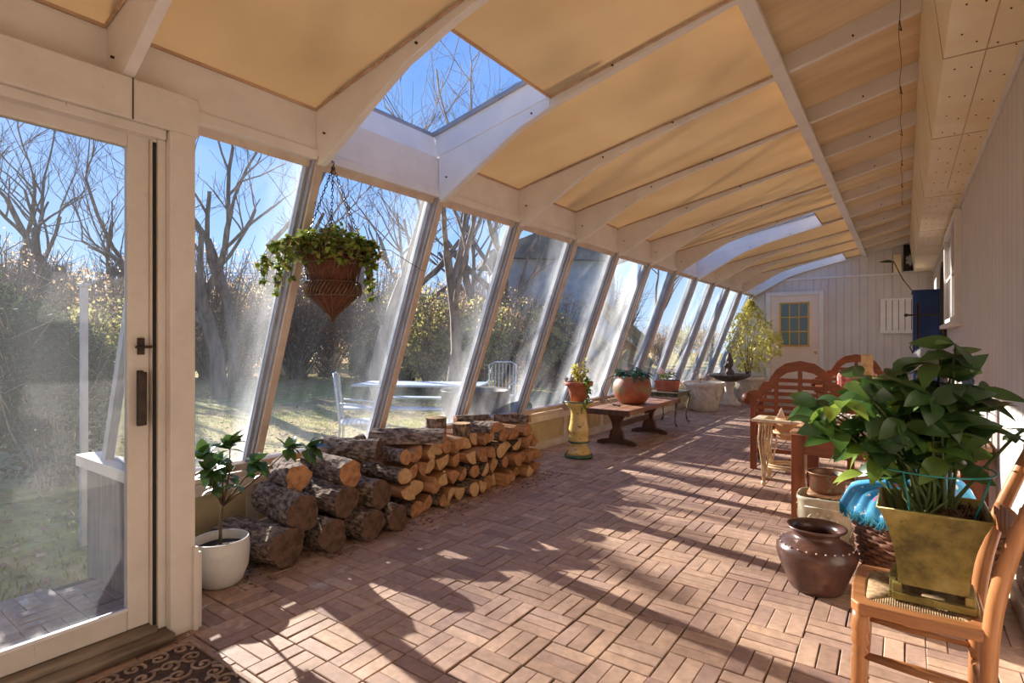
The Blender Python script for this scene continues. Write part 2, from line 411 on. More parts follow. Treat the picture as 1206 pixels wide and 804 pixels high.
MB().box(-2.586, -2.568, .938, .962, 1.195, 1.265).box(-2.57, -2.555, .925, .985, 1.222, 1.232).build('latch', DARK_METAL, door, .003)
d2 = MB().box(-2.675, -2.640, -.12, -.04, .065, 2.12).box(-2.675, -2.64, -1.5, -1.42, .065, 2.12).box(-2.675, -2.64, -1.42, -.12, .065, .15).box(-2.675, -2.64, -1.42, -.12, 2.05, 2.12)
dr3 = struct('door_3', d2, AGED, None, .005); MB().box(-2.66, -2.655, -1.42, -.12, .15, 2.05).build('pane', GLASS_DOOR, dr3)

# ------------------------------------------------------------------ rafters, shades, skylights, roof
def us(x): return 2.665+.24*(x+1.88)
def shz(x): return 2.56+.204*(x+2.70)
SKY = {1: -1.77, 7: -.95, 11: -.95}      # bays with skylights (bay k starts at y=.89+k) and where the shade begins
RAFT = [-1.11, -.11]+[.89+i for i in range(13)]
for ri, y in enumerate(RAFT):
    w = .021
    prof = [(-2.70, 2.245), (-2.66, 2.245), (-2.1, 2.555), (-1.98, 2.615), (-1.86, 2.652), (-1.70, us(-1.70)), (.09, us(.09)), (.09, us(.09)+.12), (-.66, us(-.66)+.12), (-2.70, 2.66)]
    o = struct('trim_rafter', MB().prism(prof, y-w, y+w), WHITE, None, .003)
    bl = MB()
    for x in (-2.62, -1.9, -1.35, -.25): bl.tube([(x, y-w-.012, us(x)+.03 if x > -1.8 else us(x)+.02-(.1 if x < -2 else 0)), (x, y+w+.008, us(x)+.03 if x > -1.8 else us(x)+.02-(.1 if x < -2 else 0))], .006, 6)
    bl.build('bolt', DARK_METAL, o)
struct('trim_purlin', MB().prism([(-.675, us(-.675)-.03), (-.60, us(-.60)-.03), (-.60, us(-.6)), (-.675, us(-.675))], -1.6, YF), WHITE, None, .004)
pa = MB()
for i in range(len(RAFT)-1):
    a, b = RAFT[i]+.022, RAFT[i+1]-.022; k_ = i-1-1
    bay = round(RAFT[i]-.89)
    x0 = SKY.get(bay, -2.70)
    m = MB(); nseg = 10
    xs = [x0+(-.655-x0)*t/nseg for t in range(nseg+1)]
    vs = []
    for (off) in (0, .006):
        for x in xs:
            for yy in (a, (a+b)/2, b):
                sag = -.010*(1 if yy == (a+b)/2 else 0)*math.sin(PI*(x-x0)/(-.655-x0))
                vs.append((x, yy, shz(x)+off+sag))
    fs = []; npl = (nseg+1)*3
    for s_ in range(nseg):
        for t in range(2):
            q = s_*3+t; fs += [(q, q+1, q+4, q+3), (npl+q, npl+q+3, npl+q+4, npl+q+1)]
    m.add(vs, fs, True)
    o = struct('ceiling', m, SHADE)
    # thin tan edge battens where the shade meets the rafters
    e = MB().bar((x0, b-.006, shz(x0)-.004), (-.66, b-.006, shz(-.66)-.004), .010, .012).bar((x0, a+.006, shz(x0)-.004), (-.66, a+.006, shz(-.66)-.004), .010, .012)
    e.bar((x0+.006, a, shz(x0)-.004), (x0+.006, b, shz(x0)-.004), .012, .014)
    e.build('edge_batten', STOP, o)
    # deeper panel on the house side
    struct('ceiling', MB().prism([(-.70, us(-.70)+.118), (.09, us(.09)+.118), (.09, us(.09)+.15), (-.70, us(-.70)+.15)], a-.022, b+.022), ROOFP)
    if bay in SKY:
        zc = lambda x: 2.71+.2*(x+2.73)
        cb = MB()
        for yy in (a, b): 
            s_ = .02 if yy == a else -.02
            cb.prism([(-2.72, 2.25 if False else 2.56), (x0+.1, shz(x0+.1)), (x0+.1, zc(x0+.1)+.01), (-2.72, zc(-2.72)+.01)], min(yy, yy+s_*.5), max(yy, yy+s_*.5))
        cb.prism([(-2.74, 2.56), (-2.705, 2.56), (-2.735, zc(-2.735)), (-2.77, zc(-2.735))], a, b)
        ob = struct('trim_skylight_curb', cb, CURB, None, 0)
        # whiter skins on the shaft's two rafter faces, skylight brightness put into the colour
        for yy, s_ in ((RAFT[i]+.022, 1), (RAFT[i+1]-.022, -1)):
            pr_ = [(-2.69, 2.262), (-2.66, 2.258), (-2.1, 2.562), (-1.98, 2.622), (-1.86, 2.658), (-1.70, us(-1.70)+.006), (x0, us(x0)+.006), (x0, shz(x0)), (-2.69, 2.66)]
            MB().prism(pr_, min(yy, yy+s_*.004), max(yy, yy+s_*.004)).build('lit_rafter_face', CURB, ob)
        gf = MB()
        for yy in (a+.012, b-.012): gf.bar((-2.75, yy, zc(-2.75)+.015), (x0+.1, yy, zc(x0+.1)+.015), .03, .03)
        gf.bar((-2.75, a, zc(-2.75)+.015), (-2.75, b, zc(-2.75)+.015), .03, .03)
        wf = struct('window_skylight_%d' % (list(SKY).index(bay)+1), gf, METAL_MULL)
        MB().add([(-2.75, a, zc(-2.75)+.02), (-2.75, b, zc(-2.75)+.02), (x0+.1, b, zc(x0+.1)+.02), (x0+.1, a, zc(x0+.1)+.02)], [(0, 1, 2, 3)]).build('pane', GLASS_SKY, wf)
# vertical riser at the purlin
struct('trim_purlin_riser', MB().prism([(-.66, us(-.66)), (-.645, us(-.645)), (-.645, us(-.645)+.14), (-.66, us(-.66)+.14)], -1.6, YF), ROOFP)
struct('roof', MB().prism([(-.70, us(-.7)+.17), (.75, us(.75)+.17), (.75, us(.75)+.22), (-.7, us(-.7)+.22)], -1.6, YF+.3), ROOFP).name = 'ceiling_roof_deck'
# old eave of the house: fascia and soffit
ev = MB().prism([(.085, 3.30), (.085, 3.12), (.150, 2.57), (.44, 2.57), (.44, 3.30)], -1.6, 12.93)
eo = struct('ceiling_soffit', ev, SOFFIT)
sm = MB()
for yy in (1.45, 2.35, 3.25, 4.5, 6.3, 8.2, 10.4):
    sm.prism([(.084, 3.15), (.149, 2.569), (.44, 2.569), (.44, 2.5672), (.147, 2.5672), (.082, 3.15)], yy, yy+.006)
sm.box(.30, .304, -1.5, 6, 2.5672, 2.5695).build('panel_seam', STOP, eo)
nl = MB()
for xx in (.20, .26, .34, .40):
    for q in range(26): nl.ball((xx+U(-.006, .006), .9+q*.33+U(-.05, .05)+xx, 2.569), .0042, 4)
nl.build('nail_head', DARK_METAL, eo)['kind'] = 'stuff'
struct('trim_soffit_edge', MB().box(.425, .44, -1.6, 12.9, 2.535, 2.57), WHITE, None, .003)

# ------------------------------------------------------------------ house wall and end wall with grooved siding
def siding_profile(a0, a1, pitch, depth=.008, gw=.010):
    pts = [(a0, 0)]; a = a0+pitch*.7
    while a < a1-gw:
        pts += [(a, 0), (a+.002, depth), (a+gw-.002, depth), (a+gw, 0)]
        a += pitch
    pts.append((a1, 0)); return pts
pr = siding_profile(YN, YF, .1524)
vs = []; 
for (yy, dd) in pr: vs += [(XR+dd, yy, 0), (XR+dd, yy, 2.60)]
m = MB().add(vs, [(2*i, 2*i+1, 2*i+3, 2*i+2) for i in range(len(pr)-1)]); m.box(XR+.01, XR+.16, YN, YF, -.1, 3.5)
struct('wall_right', m, SIDING)
pr = siding_profile(-3.52, .46, .135)
def roofz(x): return 2.71+.2*(x+2.73)+.03 if x < -.95 else us(x)+.14
vs = []
for (xx, dd) in pr:
    zt = max(.5, roofz(xx)) if xx > -2.8 else (BZ+(xx-BX)/(TX-BX)*(TZ-BZ) if xx > BX else .45)
    vs += [(xx, YF+dd, 0), (xx, YF+dd, zt)]
m = MB().add(vs, [(2*i, 2*i+2, 2*i+3, 2*i+1) for i in range(len(pr)-1)])
m.prism([(-3.55, -.1), (-3.55, .45), (-2.76, 2.4), (-2.76, 2.70), (-.9, 3.06), (.6, 3.36), (.6, -.1)], YF+.012, YF+.14)
struct('wall_back', m, SIDING)
struct('trim_end_ledge', MB().box(-2.60, .0, YF-.025, YF+.01, 2.545, 2.585).box(-2.74, -2.60, YF-.025, YF+.01, 2.545, 2.585), WHITE, None, .004)
struct('wall_front', MB().box(-3.6, .6, YN-.12, YN, -.1, 3.4), SIDING)
# end door
dm = MB().box(-2.353, -1.432, YF-.03, YF+.01, .10, 2.225)
dr = struct('door_1', dm, PEACH, None, .003)
gx0, gx1, gz0, gz1 = -2.16, -1.624, 1.16, 2.064
MB().box(gx0, gx1, YF-.036, YF-.028, gz0, gz1).build('door_glass', TEXT_GLASS, dr)
gm = MB()
for i in range(4):
    x = gx0+(gx1-gx0)*i/3; z = gz0+(gz1-gz0)*i/3
    w_ = .016 if i in (0, 3) else .011
    gm.box(x-w_, x+w_, YF-.05, YF-.032, gz0-.016, gz1+.016).box(gx0-.016, gx1+.016, YF-.05, YF-.032, z-w_, z+w_)
gm.build('door_grille', AMBER, dr, .002)
MB().lathe([(.001, 0), (.03, .002), (.028, .03), (.02, .05), (.001, .055)], 16).build('door_knob', AMBER, dr, loc=(-1.50, YF-.03, 1.02)).rotation_euler = (PI/2, 0, 0)
struct('trim_door_frame', MB().box(-2.445, -2.353, YF-.05, YF+.01, 0, 2.31).box(-1.432, -1.345, YF-.05, YF+.01, 0, 2.31).box(-2.353, -1.432, YF-.05, YF+.01, 2.225, 2.31).box(-2.45, -1.34, YF-.16, YF+.01, 0, .10), WHITE, None, .004)
# window in the house wall
wm = MB()
wy0, wy1, wz0, wz1 = 6.75, 8.35, 1.50, 2.44
for a, b, c_, d_ in ((wy0-.07, wy0, wz0-.06, wz1+.07), (wy1, wy1+.07, wz0-.06, wz1+.07), (wy0, wy1, wz1, wz1+.07), (wy0, wy1, wz0-.06, wz0)):
    wm.box(XR-.05, XR+.01, a, b, c_, d_)
wm.box(XR-.09, XR+.01, wy0-.1, wy1+.1, wz0-.10, wz0-.06).box(XR-.03, XR, wy0, wy1, 1.95, 1.98).box(XR-.03, XR, 7.53, 7.57, wz0, wz1)
wo = struct('window_14', wm, WHITE, None, .004)
MB().box(XR-.012, XR-.008, wy0, wy1, wz0, wz1).build('pane', m_plain('dim_window_glass', (96, 92, 92), (120, 116, 116), 4, .12, spec=.7), wo)
struct('baseboard_right', MB().box(XR-.022, XR, YN, YF, 0, .10), SILL, None, .003)

# hinged white louvre panel on the end wall
t = thing('wall_shutter', 'white grooved wooden panel fixed high on the end wall beside the blue cabinet', 'shutter', (-.38, YF-.05, 1.434))
MB().box(0, .52, 0, .045, 0, .653).build('panel', WHITE, t, .004)
g_ = MB()
for q in range(5): g_.box(.09+q*.1, .10+q*.1, -.002, .004, .03, .62)
g_.build('groove', DARK_GAP, t); MB().box(-.01, .53, -.02, .045, -.03, 0).build('ledge', WHITE, t, .003)
# fan box in the gable corner
t = thing('exhaust_fan', 'round black exhaust fan in a dark square opening under the far end of the soffit', 'fan', (.0, YF-.06, 2.60))
MB().prism([(-.01, .0), (.17, 0), (.12, .5), (-.01, .5)], 0, .05).build('backing', m_plain('black_paint', (20, 22, 22), rough=.6), t)
MB().torus((.08, -.015, .2), .13, .016, 24, 6, 'Y', .55, 1).build('guard', DARK_METAL, t)
fb = MB()
for q in range(5):
    a = q*2*PI/5; fb.leaf((.08, -.012, .2), (math.cos(a)*.6, 0, math.sin(a)), (0, -1, 0), .12, .06, 0)
fb.build('fan_blade', m_plain('fan_silver', (170, 175, 176), rough=.3, metal=.8), t)
t = MB().box(-.17, -.04, YF-.04, YF-.01, 2.585, 2.93).build('cream_board', SOFFIT, None, .004); tag(t, 'narrow cream board standing on the ledge left of the exhaust fan', 'board')

# ------------------------------------------------------------------ wire strung along the ceiling
t = thing('ceiling_wire', 'thin rusty wire strung on hooks under the rafters beside the soffit', 'wire', (0, 0, 0))
RUST = m_plain('rusty_wire', (86, 66, 50), (60, 46, 38), 30, .6, .5)
wz = us(-.02)-.045
pts = []
for q in range(0, 60): yy = -.5+q*.16; pts.append((-.02+.006*math.sin(q*1.3), yy, wz-.012*abs(math.sin((yy-.89)*PI))))
MB().tube(pts, .0022, 4).build('wire', RUST, t)
for y in RAFT[1:11]:
    MB().tube([(-.02, y, us(-.02)+.02), (-.02, y, us(-.02)-.02), (-.012, y+.015, wz-.01), (-.02, y+.03, wz+.005), (-.026, y+.02, wz+.01)], .003, 5).build('hook', RUST, t)
ck = MB()
for q in range(22):
    yy = 1.9+q*.022; ck.torus((-.02, yy, wz-.01), .011, .0022, 10, 4, 'X' if q % 2 else 'Z', 1.0, .6)
ck.build('chain', RUST, t)

# ================================================================== OBJECTS
TERRA = m_plain('terracotta', (190, 110, 80), (160, 86, 62), 9, .75, bump=.1)
STONE = m_plain('weathered_stone', (226, 214, 196), (206, 192, 172), 14, .85, bump=.15, bd=.004)
DSTONE = m_plain('dark_stone', (104, 92, 82), (70, 60, 54), 12, .6, bump=.4)
SOIL = m_plain('potting_soil', (66, 50, 38), (38, 28, 22), 60, .95, bump=1, bd=.02)
OAK = m_wood('honey_oak', (186, 126, 78), (140, 88, 50), 'Z', 9, .38)
OAKX = m_wood('honey_oak_seat', (178, 120, 74), (132, 84, 48), 'X', 9, .38)
TEAK = m_wood('teak_stained', (142, 78, 44), (104, 54, 30), 'Z', 9, .45)
TEAKX = m_wood('teak_stained_rails', (146, 82, 48), (104, 54, 30), 'X', 9, .45)
TEAKTOP = m_wood('teak_worn_top', (206, 160, 118), (160, 112, 76), 'Y', 9, .5)
DWOOD = m_wood('dark_bench_wood', (104, 70, 52), (66, 44, 34), 'Z', 9, .5)
DWTOP = m_wood('worn_bench_top', (180, 132, 100), (124, 86, 66), 'Y', 9, .55)
RATTAN = m_plain('pale_rattan', (222, 196, 154), (196, 164, 118), 20, .5, bump=.2)
STEM = m_plain('green_stem', (96, 110, 58), (74, 84, 46), 20, .6)
BROWNSTEM = m_plain('woody_stem', (104, 84, 62), (80, 64, 48), 20, .8)
LEAF_DARK = m_island('dark_glossy_leaf', [(50, 78, 40), (66, 98, 48), (84, 118, 54), (56, 88, 50), (112, 140, 66)], 14, .32, .15, amt=.25, trans=.22, spec=.5)
LEAF_LIGHT = m_island('young_leaf', [(120, 150, 60), (150, 170, 70), (92, 128, 50), (176, 186, 84)], 14, .45, .1, amt=.25, trans=.35)
LEAF_YEL = m_island('yellow_green_leaf', [(216, 206, 110), (236, 222, 134), (190, 190, 92), (244, 232, 166)], 14, .5, .1, amt=.2, trans=.4)
LEAF_BLUE = m_island('blue_green_leaf', [(66, 96, 84), (88, 116, 104), (54, 80, 66)], 14, .5, .1, amt=.25, trans=.1)
LEAF_IVY = m_island('ivy_leaf', [(116, 146, 60), (156, 176, 74), (86, 118, 50), (176, 176, 100), (158, 136, 90)], 14, .5, .1, amt=.25, trans=.3)

def cluster(mb, p, d, n, L, W, spread=.7, droop=.3):
    d = Vector(d).normalized()
    for q in range(n):
        v = (d*U(.3, 1)+rdir()*spread).normalized()
        mb.leaf(Vector(p)+d*U(-.02, .02), v, Vector((0, 0, 1))+rdir()*.3, L*U(.7, 1.2), W*U(.75, 1.15), droop*U(.4, 1.4), .22)

# ---------------- doormat
MATB = m_plain('doormat_brown', (92, 72, 58), (68, 52, 44), 40, .9, bump=.4)
MATR = m_plain('doormat_relief', (176, 150, 130), (140, 116, 98), 30, .85, bump=.4)
t = thing('doormat', 'brown doormat with raised scroll pattern on the bricks inside the sliding door', 'doormat', (-1.97, .80, .004))
MB().box(-.43, .43, -.27, .27, 0, .010).build('base', MATB, t, .004)
b = MB()
for s_ in (-1, 1):
    b.bar((-.42, s_*.262, .013), (.42, s_*.262, .013), .014, .008).bar((s_*.422, -.26, .013), (s_*.422, .26, .013), .014, .008)
b.build('border', MATR, t, .002)
b = MB()
def scroll(cx, cy, r, a0, turns, w=.006):
    pts = []
    n = 16
    for i in range(n+1):
        f = i/n; a = a0+turns*2*PI*f; rr = r*(1-.82*f); pts.append((cx+rr*math.cos(a), cy+rr*math.sin(a), .012))
    b.tube(pts, [w*(1-.4*i/n) for i in range(n+1)], 5)
    b.ball(pts[-1], w*1.6, 5, (1, 1, .6))
for i in range(10):
    for j in range(6):
        cx = -.385+.085*i; cy = -.215+.086*j
        sg = 1 if (i+j) % 2 else -1
        scroll(cx, cy, .040, U(0, 6), sg*1.25, .0065)
        a = U(0, 6); b.leaf((cx+.02*math.cos(a), cy+.02*math.sin(a), .013), (math.cos(a), math.sin(a), .05), (0, 0, 1), .045, .022, 0, .1)
b.build('scrollwork', MATR, t)

# ---------------- potted sapling in the corner
t = thing('potted_sapling', 'small leafy sapling in a smooth white pot behind the door post', 'potted plant', (-2.87, 1.42, 0))
POTW = m_plain('white_glaze', (226, 222, 216), (206, 200, 192), 5, .35, spec=.5)
MB().lathe([(.078, 0), (.105, .02), (.132, .09), (.140, .17), (.136, .235), (.130, .24), (.126, .232), (.128, .17), (.120, .19), (.0005, .19)], 40).build('pot', POTW, t)
MB().lathe([(.124, .19), (.07, .200), (.0005, .206)], 24, wob=lambda a, z: .03*math.sin(a*5)).build('soil', SOIL, t)
st = MB(); lf = MB()
def branch(p, q, r0, r1, st=st, bend=.02):
    p = Vector(p); q = Vector(q); m_ = (p+q)/2+Vector((U(-1, 1), U(-1, 1), U(0, 1)))*bend
    st.tube([p, (p+m_)/2, m_, (m_+q)/2, q], [r0+(r1-r0)*i/4 for i in range(5)], 6); return m_
branch((0, 0, .2), (.005, .01, .42), .009, .007)
tips = [(-.05, -.06, .66), (.0, .05, .70), (.16, .10, .62), (.30, .20, .70), (-.10, .04, .60), (.06, -.08, .60)]
for tp in tips: branch((.005, .01, .40), tp, .006, .0025)
for tp in tips:
    cluster(lf, tp, Vector(tp)-Vector((0, 0, .35)), 13, .085, .062, 1.0, .4)
    cluster(lf, (Vector(tp)+Vector((0, 0, .42)))/2, (0, 0, .5), 7, .065, .05, 1.1, .4)
cluster(lf, (.38, .26, .70), (1, .5, .2), 7, .10, .065, .7, .5)
branch((.28, .18, .68), (.38, .26, .71), .003, .002)
st.build('stem', BROWNSTEM, t); lf.build('foliage', LEAF_DARK, t)

# ---------------- hanging basket
t = thing('hanging_basket', 'conical wire hanging basket of trailing ivy hung on chains from a rafter', 'hanging planter', (-2.575, 1.89, 1.36))
COIR = m_plain('coir_liner', (112, 66, 44), (80, 44, 30), 40, .9, bump=.8)
IRON = m_plain('basket_wire', (128, 104, 84), (92, 72, 58), 30, .55, .4)
MB().lathe([(.003, .02), (.02, .035), (.07, .085), (.125, .14), (.128, .175), (.116, .21), (.122, .25), (.148, .31), (.178, .385), (.165, .38), (.10, .37), (.0005, .37)], 36, wob=lambda a, z: .012*math.sin(9*a+20*z)).build('liner', COIR, t)
w = MB()
for z, r in ((.14, .142), (.215, .142), (.385, .185), (.36, .178), (.315, .160)): w.torus((0, 0, z), r, .004, 36, 5)
for q in range(44):      # slanted band
    a = 2*PI*q/44; pts = [((.143+.010*math.sin(PI*i/4))*math.cos(a+.28*i/4), (.143+.010*math.sin(PI*i/4))*math.sin(a+.28*i/4), .142+.073*i/4) for i in range(5)]
    w.tube(pts, .0042, 4)
for q in range(18):
    a = 2*PI*q/18
    w.tube([(r*math.cos(a), r*math.sin(a), z) for r, z in ((.006, .0), (.02, .03), (.074, .083), (.13, .138))], .0022, 4)
    for s_ in (-1, 1):
        w.tube([(r*math.cos(a+s_*da), r*math.sin(a+s_*da), z) for r, z, da in ((.132, .22, 0), (.148, .30, .12), (.175, .36, .2), (.186, .385, .24))], .002, 4)
for q in range(20):
    a = 2*PI*q/20; w.torus((.186*math.cos(a), .186*math.sin(a), .372), .016, .003, 10, 4, 'X' if abs(math.cos(a)) > .7 else 'Y')
w.ball((0, 0, 0), .008, 6, (1, 1, 1.6)).ball((0, 0, .018), .010, 6)
w.build('wire_frame', IRON, t)
ch = MB()
for q in range(3):
    a = 2*PI*q/3+.5; A = Vector((.182*math.cos(a), .182*math.sin(a), .385)); B = Vector((0, 0, .86)); n = 26
    for i in range(n):
        c = A.lerp(B, (i+.5)/n); d = (B-A).normalized(); s_ = d.orthogonal() if i % 2 else d.cross(d.orthogonal()); s_.normalize()
        pts = [c+d*.0125*math.cos(2*PI*u/8)+s_*.006*math.sin(2*PI*u/8) for u in range(9)]
        ch.tube(pts, .0024, 4, False)
ch.tube([(0, 0, .86), (.006, 0, .868), (.006, 0, .885), (-.006, 0, .893), (-.012, 0, .88)], .003, 5)
ch.build('chain', DARK_METAL, t)
lf = MB(); st = MB()
for q in range(520):
    a = U(0, 2*PI); r = .185*math.sqrt(U(0, 1)); cluster(lf, (r*math.cos(a), r*math.sin(a), .38+U(0, .16)*(1-r*3)), (math.cos(a)*r*3, math.sin(a)*r*3, .5), 2, .032, .026, .9, .5)
for q in range(90):
    a = U(4.2, 7.2); cluster(lf, (U(.15, .20)*math.cos(a), U(.15, .20)*math.sin(a), U(.31, .44)), (math.cos(a), math.sin(a), U(-.6, .5)), 3, .034, .028, 1.0, .4)
trail = [(3.9, .33, .22), (4.2, .38, .20), (3.6, .30, .25), (3.3, .26, .18), (4.6, .25, .15), (.6, .12, .30), (.3, .09, .22), (0.9, .10, .26), (5.6, .10, .12), (2.3, .12, .12), (4.0, .22, .28), (.5, .2, .14)]
for a, ex, dp in trail:
    pts = []
    for i in range(9):
        f = i/8; r = .16+ex*.55*math.sin(f*PI/2)*(1 if ex > .2 else .8); z = .41+.05*math.sin(f*2.4)-dp*f*f
        pts.append(Vector((r*math.cos(a+.15*f), r*math.sin(a+.15*f), z)))
    st.tube(pts, .002, 4)
    for p in pts[1:]: cluster(lf, p+rdir()*.02, rdir(-.5, .6), 13, .034, .028, 1.2, .4)
for q in range(5):
    a = U(0, 6); st.tube([(0, 0, .40), (.05*math.cos(a), .05*math.sin(a), .56), (.10*math.cos(a), .10*math.sin(a), .66)], .0016, 4)
st.tube([(.1, .1, .42), (.24, .2, .40), (.40, .30, .28)], .0022, 4)
st.build('stem', BROWNSTEM, t); lf.build('foliage', LEAF_IVY, t)

# ---------------- firewood pile
BARK = m_plain('bark', (160, 138, 118), (84, 66, 54), 44, .95, bump=1.0, bd=.03, stretch=(.5, 1, 1), lo=.40, hi=.60)
def m_cut(name, c1, c2, c3):
    k = N(name); v = k.coord(); sx = k.add('ShaderNodeSeparateXYZ'); k.link(v, sx.inputs[0])
    w_ = k.add('ShaderNodeTexWave', wave_type='RINGS', rings_direction='X'); w_.inputs['Scale'].default_value = 34; w_.inputs['Distortion'].default_value = 3; w_.inputs['Detail'].default_value = 3
    k.link(v, w_.inputs[0]); n = k.noise(v, 18, 5, .65)
    c = k.mix(.4, k.ramp(n, [(.38, lin(c2)), (.58, lin(c1))]), k.ramp(w_.outputs[0], [(.2, lin(c3)), (.7, lin(c1))]))
    k.color(c); k.set(.8, 0, .2); k.bump(n, .3, .004); return k.m
CUT_O = m_cut('orange_cut_wood', (200, 148, 104), (120, 78, 50), (140, 94, 62))
CUT_P = m_cut('pale_cut_wood', (220, 182, 134), (168, 128, 86), (184, 142, 98))
CUT_G = m_cut('grey_cut_wood', (118, 92, 76), (62, 46, 38), (84, 64, 52))
SPLIT = m_wood('split_wood', (212, 160, 112), (146, 96, 62), 'X', 12, .85, bump=.4)
def log_mesh(out, L, amp=.08, seg=7, taper=.0):
    """out: closed outline in (y,z); returns bark side mesh and end discs"""
    n = len(out); sd = MB(); en = []; ph = [U(0, 6) for _ in range(4)]
    rings = []
    for i in range(seg+1):
        x = -L/2+L*i/seg; ring = []
        for q, (y, z) in enumerate(out):
            a = math.atan2(z, y); f = 1+amp*.5*math.sin(3*a+x*14+ph[0])+amp*.35*math.sin(7*a+x*30+ph[1])+U(-amp, amp)*.25
            ring.append((x, y*f*(1-taper*i/seg), z*f*(1-taper*i/seg)))
        rings.append(ring)
    vs = [v for r in rings for v in r]
    sd.add(vs, [(i*n+q, i*n+(q+1) % n, (i+1)*n+(q+1) % n, (i+1)*n+q) for i in range(seg) for q in range(n)], False)
    tilt = U(-.01, .01)
    for ring, s_ in ((rings[0], -1), (rings[-1], 1)):
        c = (ring[0][0]+s_*.004, sum(v[1] for v in ring)/n, sum(v[2] for v in ring)/n)
        en.append(MB()); en[-1].add([c]+ring, [((0, q+1, (q+1) % n+1) if s_ > 0 else (0, (q+1) % n+1, q+1)) for q in range(n)], False)
    return sd, en
def round_out(r, n=22, irr=.06):
    p = [U(0, 6) for _ in range(3)]
    return [(r*math.cos(2*PI*q/n)*(1+irr*math.sin(2*2*PI*q/n+p[0])+irr*.7*math.sin(3*2*PI*q/n+p[1])), r*math.sin(2*PI*q/n)*(1+irr*math.sin(2*2*PI*q/n+p[0])+irr*.7*math.sin(5*2*PI*q/n+p[2]))) for q in range(n)]
def wedge_out(r, rot, kind):
    """half, quarter or slab of a round, split with an axe"""
    base = {'half': [(a, 1) for a in (0, 25, 50, 75, 100, 130, 155, 180)], 'quarter': [(a, 1) for a in (0, 18, 36, 54, 72, 90)], 'slab': [(a, 1) for a in (20, 45, 70, 110, 135, 160)]}[kind]
    pts = [(r*math.cos(math.radians(a)), r*math.sin(math.radians(a))) for a, _ in base]
    if kind == 'half': pts += [(-r*.5, -.02*r), (0, .04*r), (r*.5, -.03*r)]
    if kind == 'quarter': pts += [(.04*r, r*.5), (0, 0), (r*.5, -.03*r)]
    if kind == 'slab': pts += [(-r*.9, -.05*r), (0, -.1*r), (r*.88, -.06*r)]
    cx = sum(p[0] for p in pts)/len(pts); cz = sum(p[1] for p in pts)/len(pts)
    c, s_ = math.cos(rot), math.sin(rot); res = []
    P = [((x-cx)*c-(z-cz)*s_, (x-cx)*s_+(z-cz)*c) for x, z in pts]
    for i in range(len(P)):      # subdivide for roughness
        a, b_ = P[i], P[(i+1) % len(P)]; res += [a, ((a[0]+b_[0])/2+U(-.002, .002), (a[1]+b_[1])/2+U(-.002, .002))]
    return res
logs = []
def put_log(x, y, z, out, L, bark, cut, rz=0, ry=0, amp=.08, name='firewood_log', taper=0):
    o = bpy.data.objects.new(name, None); COL.objects.link(o); o.location = (x, y, z); o.rotation_euler = (0, ry, rz)
    sd, en = log_mesh(out, L, amp, 7, taper)
    sd.build('bark', bark, o); [e_.build('cut_end', cut, o) for e_ in en]
    logs.append(o); return o
# left part: big round dark logs, explicit positions (x centre, y, z, r, length, turn)
BIGL = [
 (-3.02, 1.70, .125, .128, .50, .12, 'knobbly dark bark log lying lowest and nearest the white pot'),
 (-2.96, 2.02, .112, .112, .44, -.05, 'round log with a flat grey cut end, second on the floor from the left end'),
 (-2.95, 2.265, .112, .115, .46, .1, 'round shaggy bark log, third on the floor from the left end'),
 (-2.95, 2.50, .098, .100, .46, .0, 'dark round log, fourth on the floor from the left end'),
 (-3.02, 1.87, .318, .118, .46, -.12, 'sunlit bark log in the second layer directly above the lowest left log'),
 (-3.00, 2.13, .312, .110, .42, .05, 'dark log in the second layer behind the leftmost one of that layer'),
 (-2.99, 2.37, .300, .108, .46, .10, 'bark log with a round grey end in the middle of the second layer'),
 (-3.10, 1.95, .50, .092, .34, -.25, 'topmost bark log at the left end of the woodpile with an orange end'),
 (-3.06, 2.22, .49, .098, .44, -.05, 'bark log with a half-moon orange end on top, second from the left'),
 (-3.20, 2.50, .56, .090, .40, .5, 'grey forked log lying askew on top of the pile near the second mullion'),
]
for (x, y, z, r, L, rz, lab) in BIGL:
    z *= .86; r *= .84; L *= 1.04
    o = put_log(x, y, z, round_out(r), L, BARK, CUT_O if 'orange' in lab else CUT_G, rz, U(-.03, .03), .15)
    tag(o, lab, 'log', 'big round logs at the left end of the woodpile')
st_ = MB().tube([(0, 0, 0), (.02, .06, .05), (.03, .12, .06)], [.05, .042, .036], 10)
st_.build('branch_stub', BARK, logs[-1])
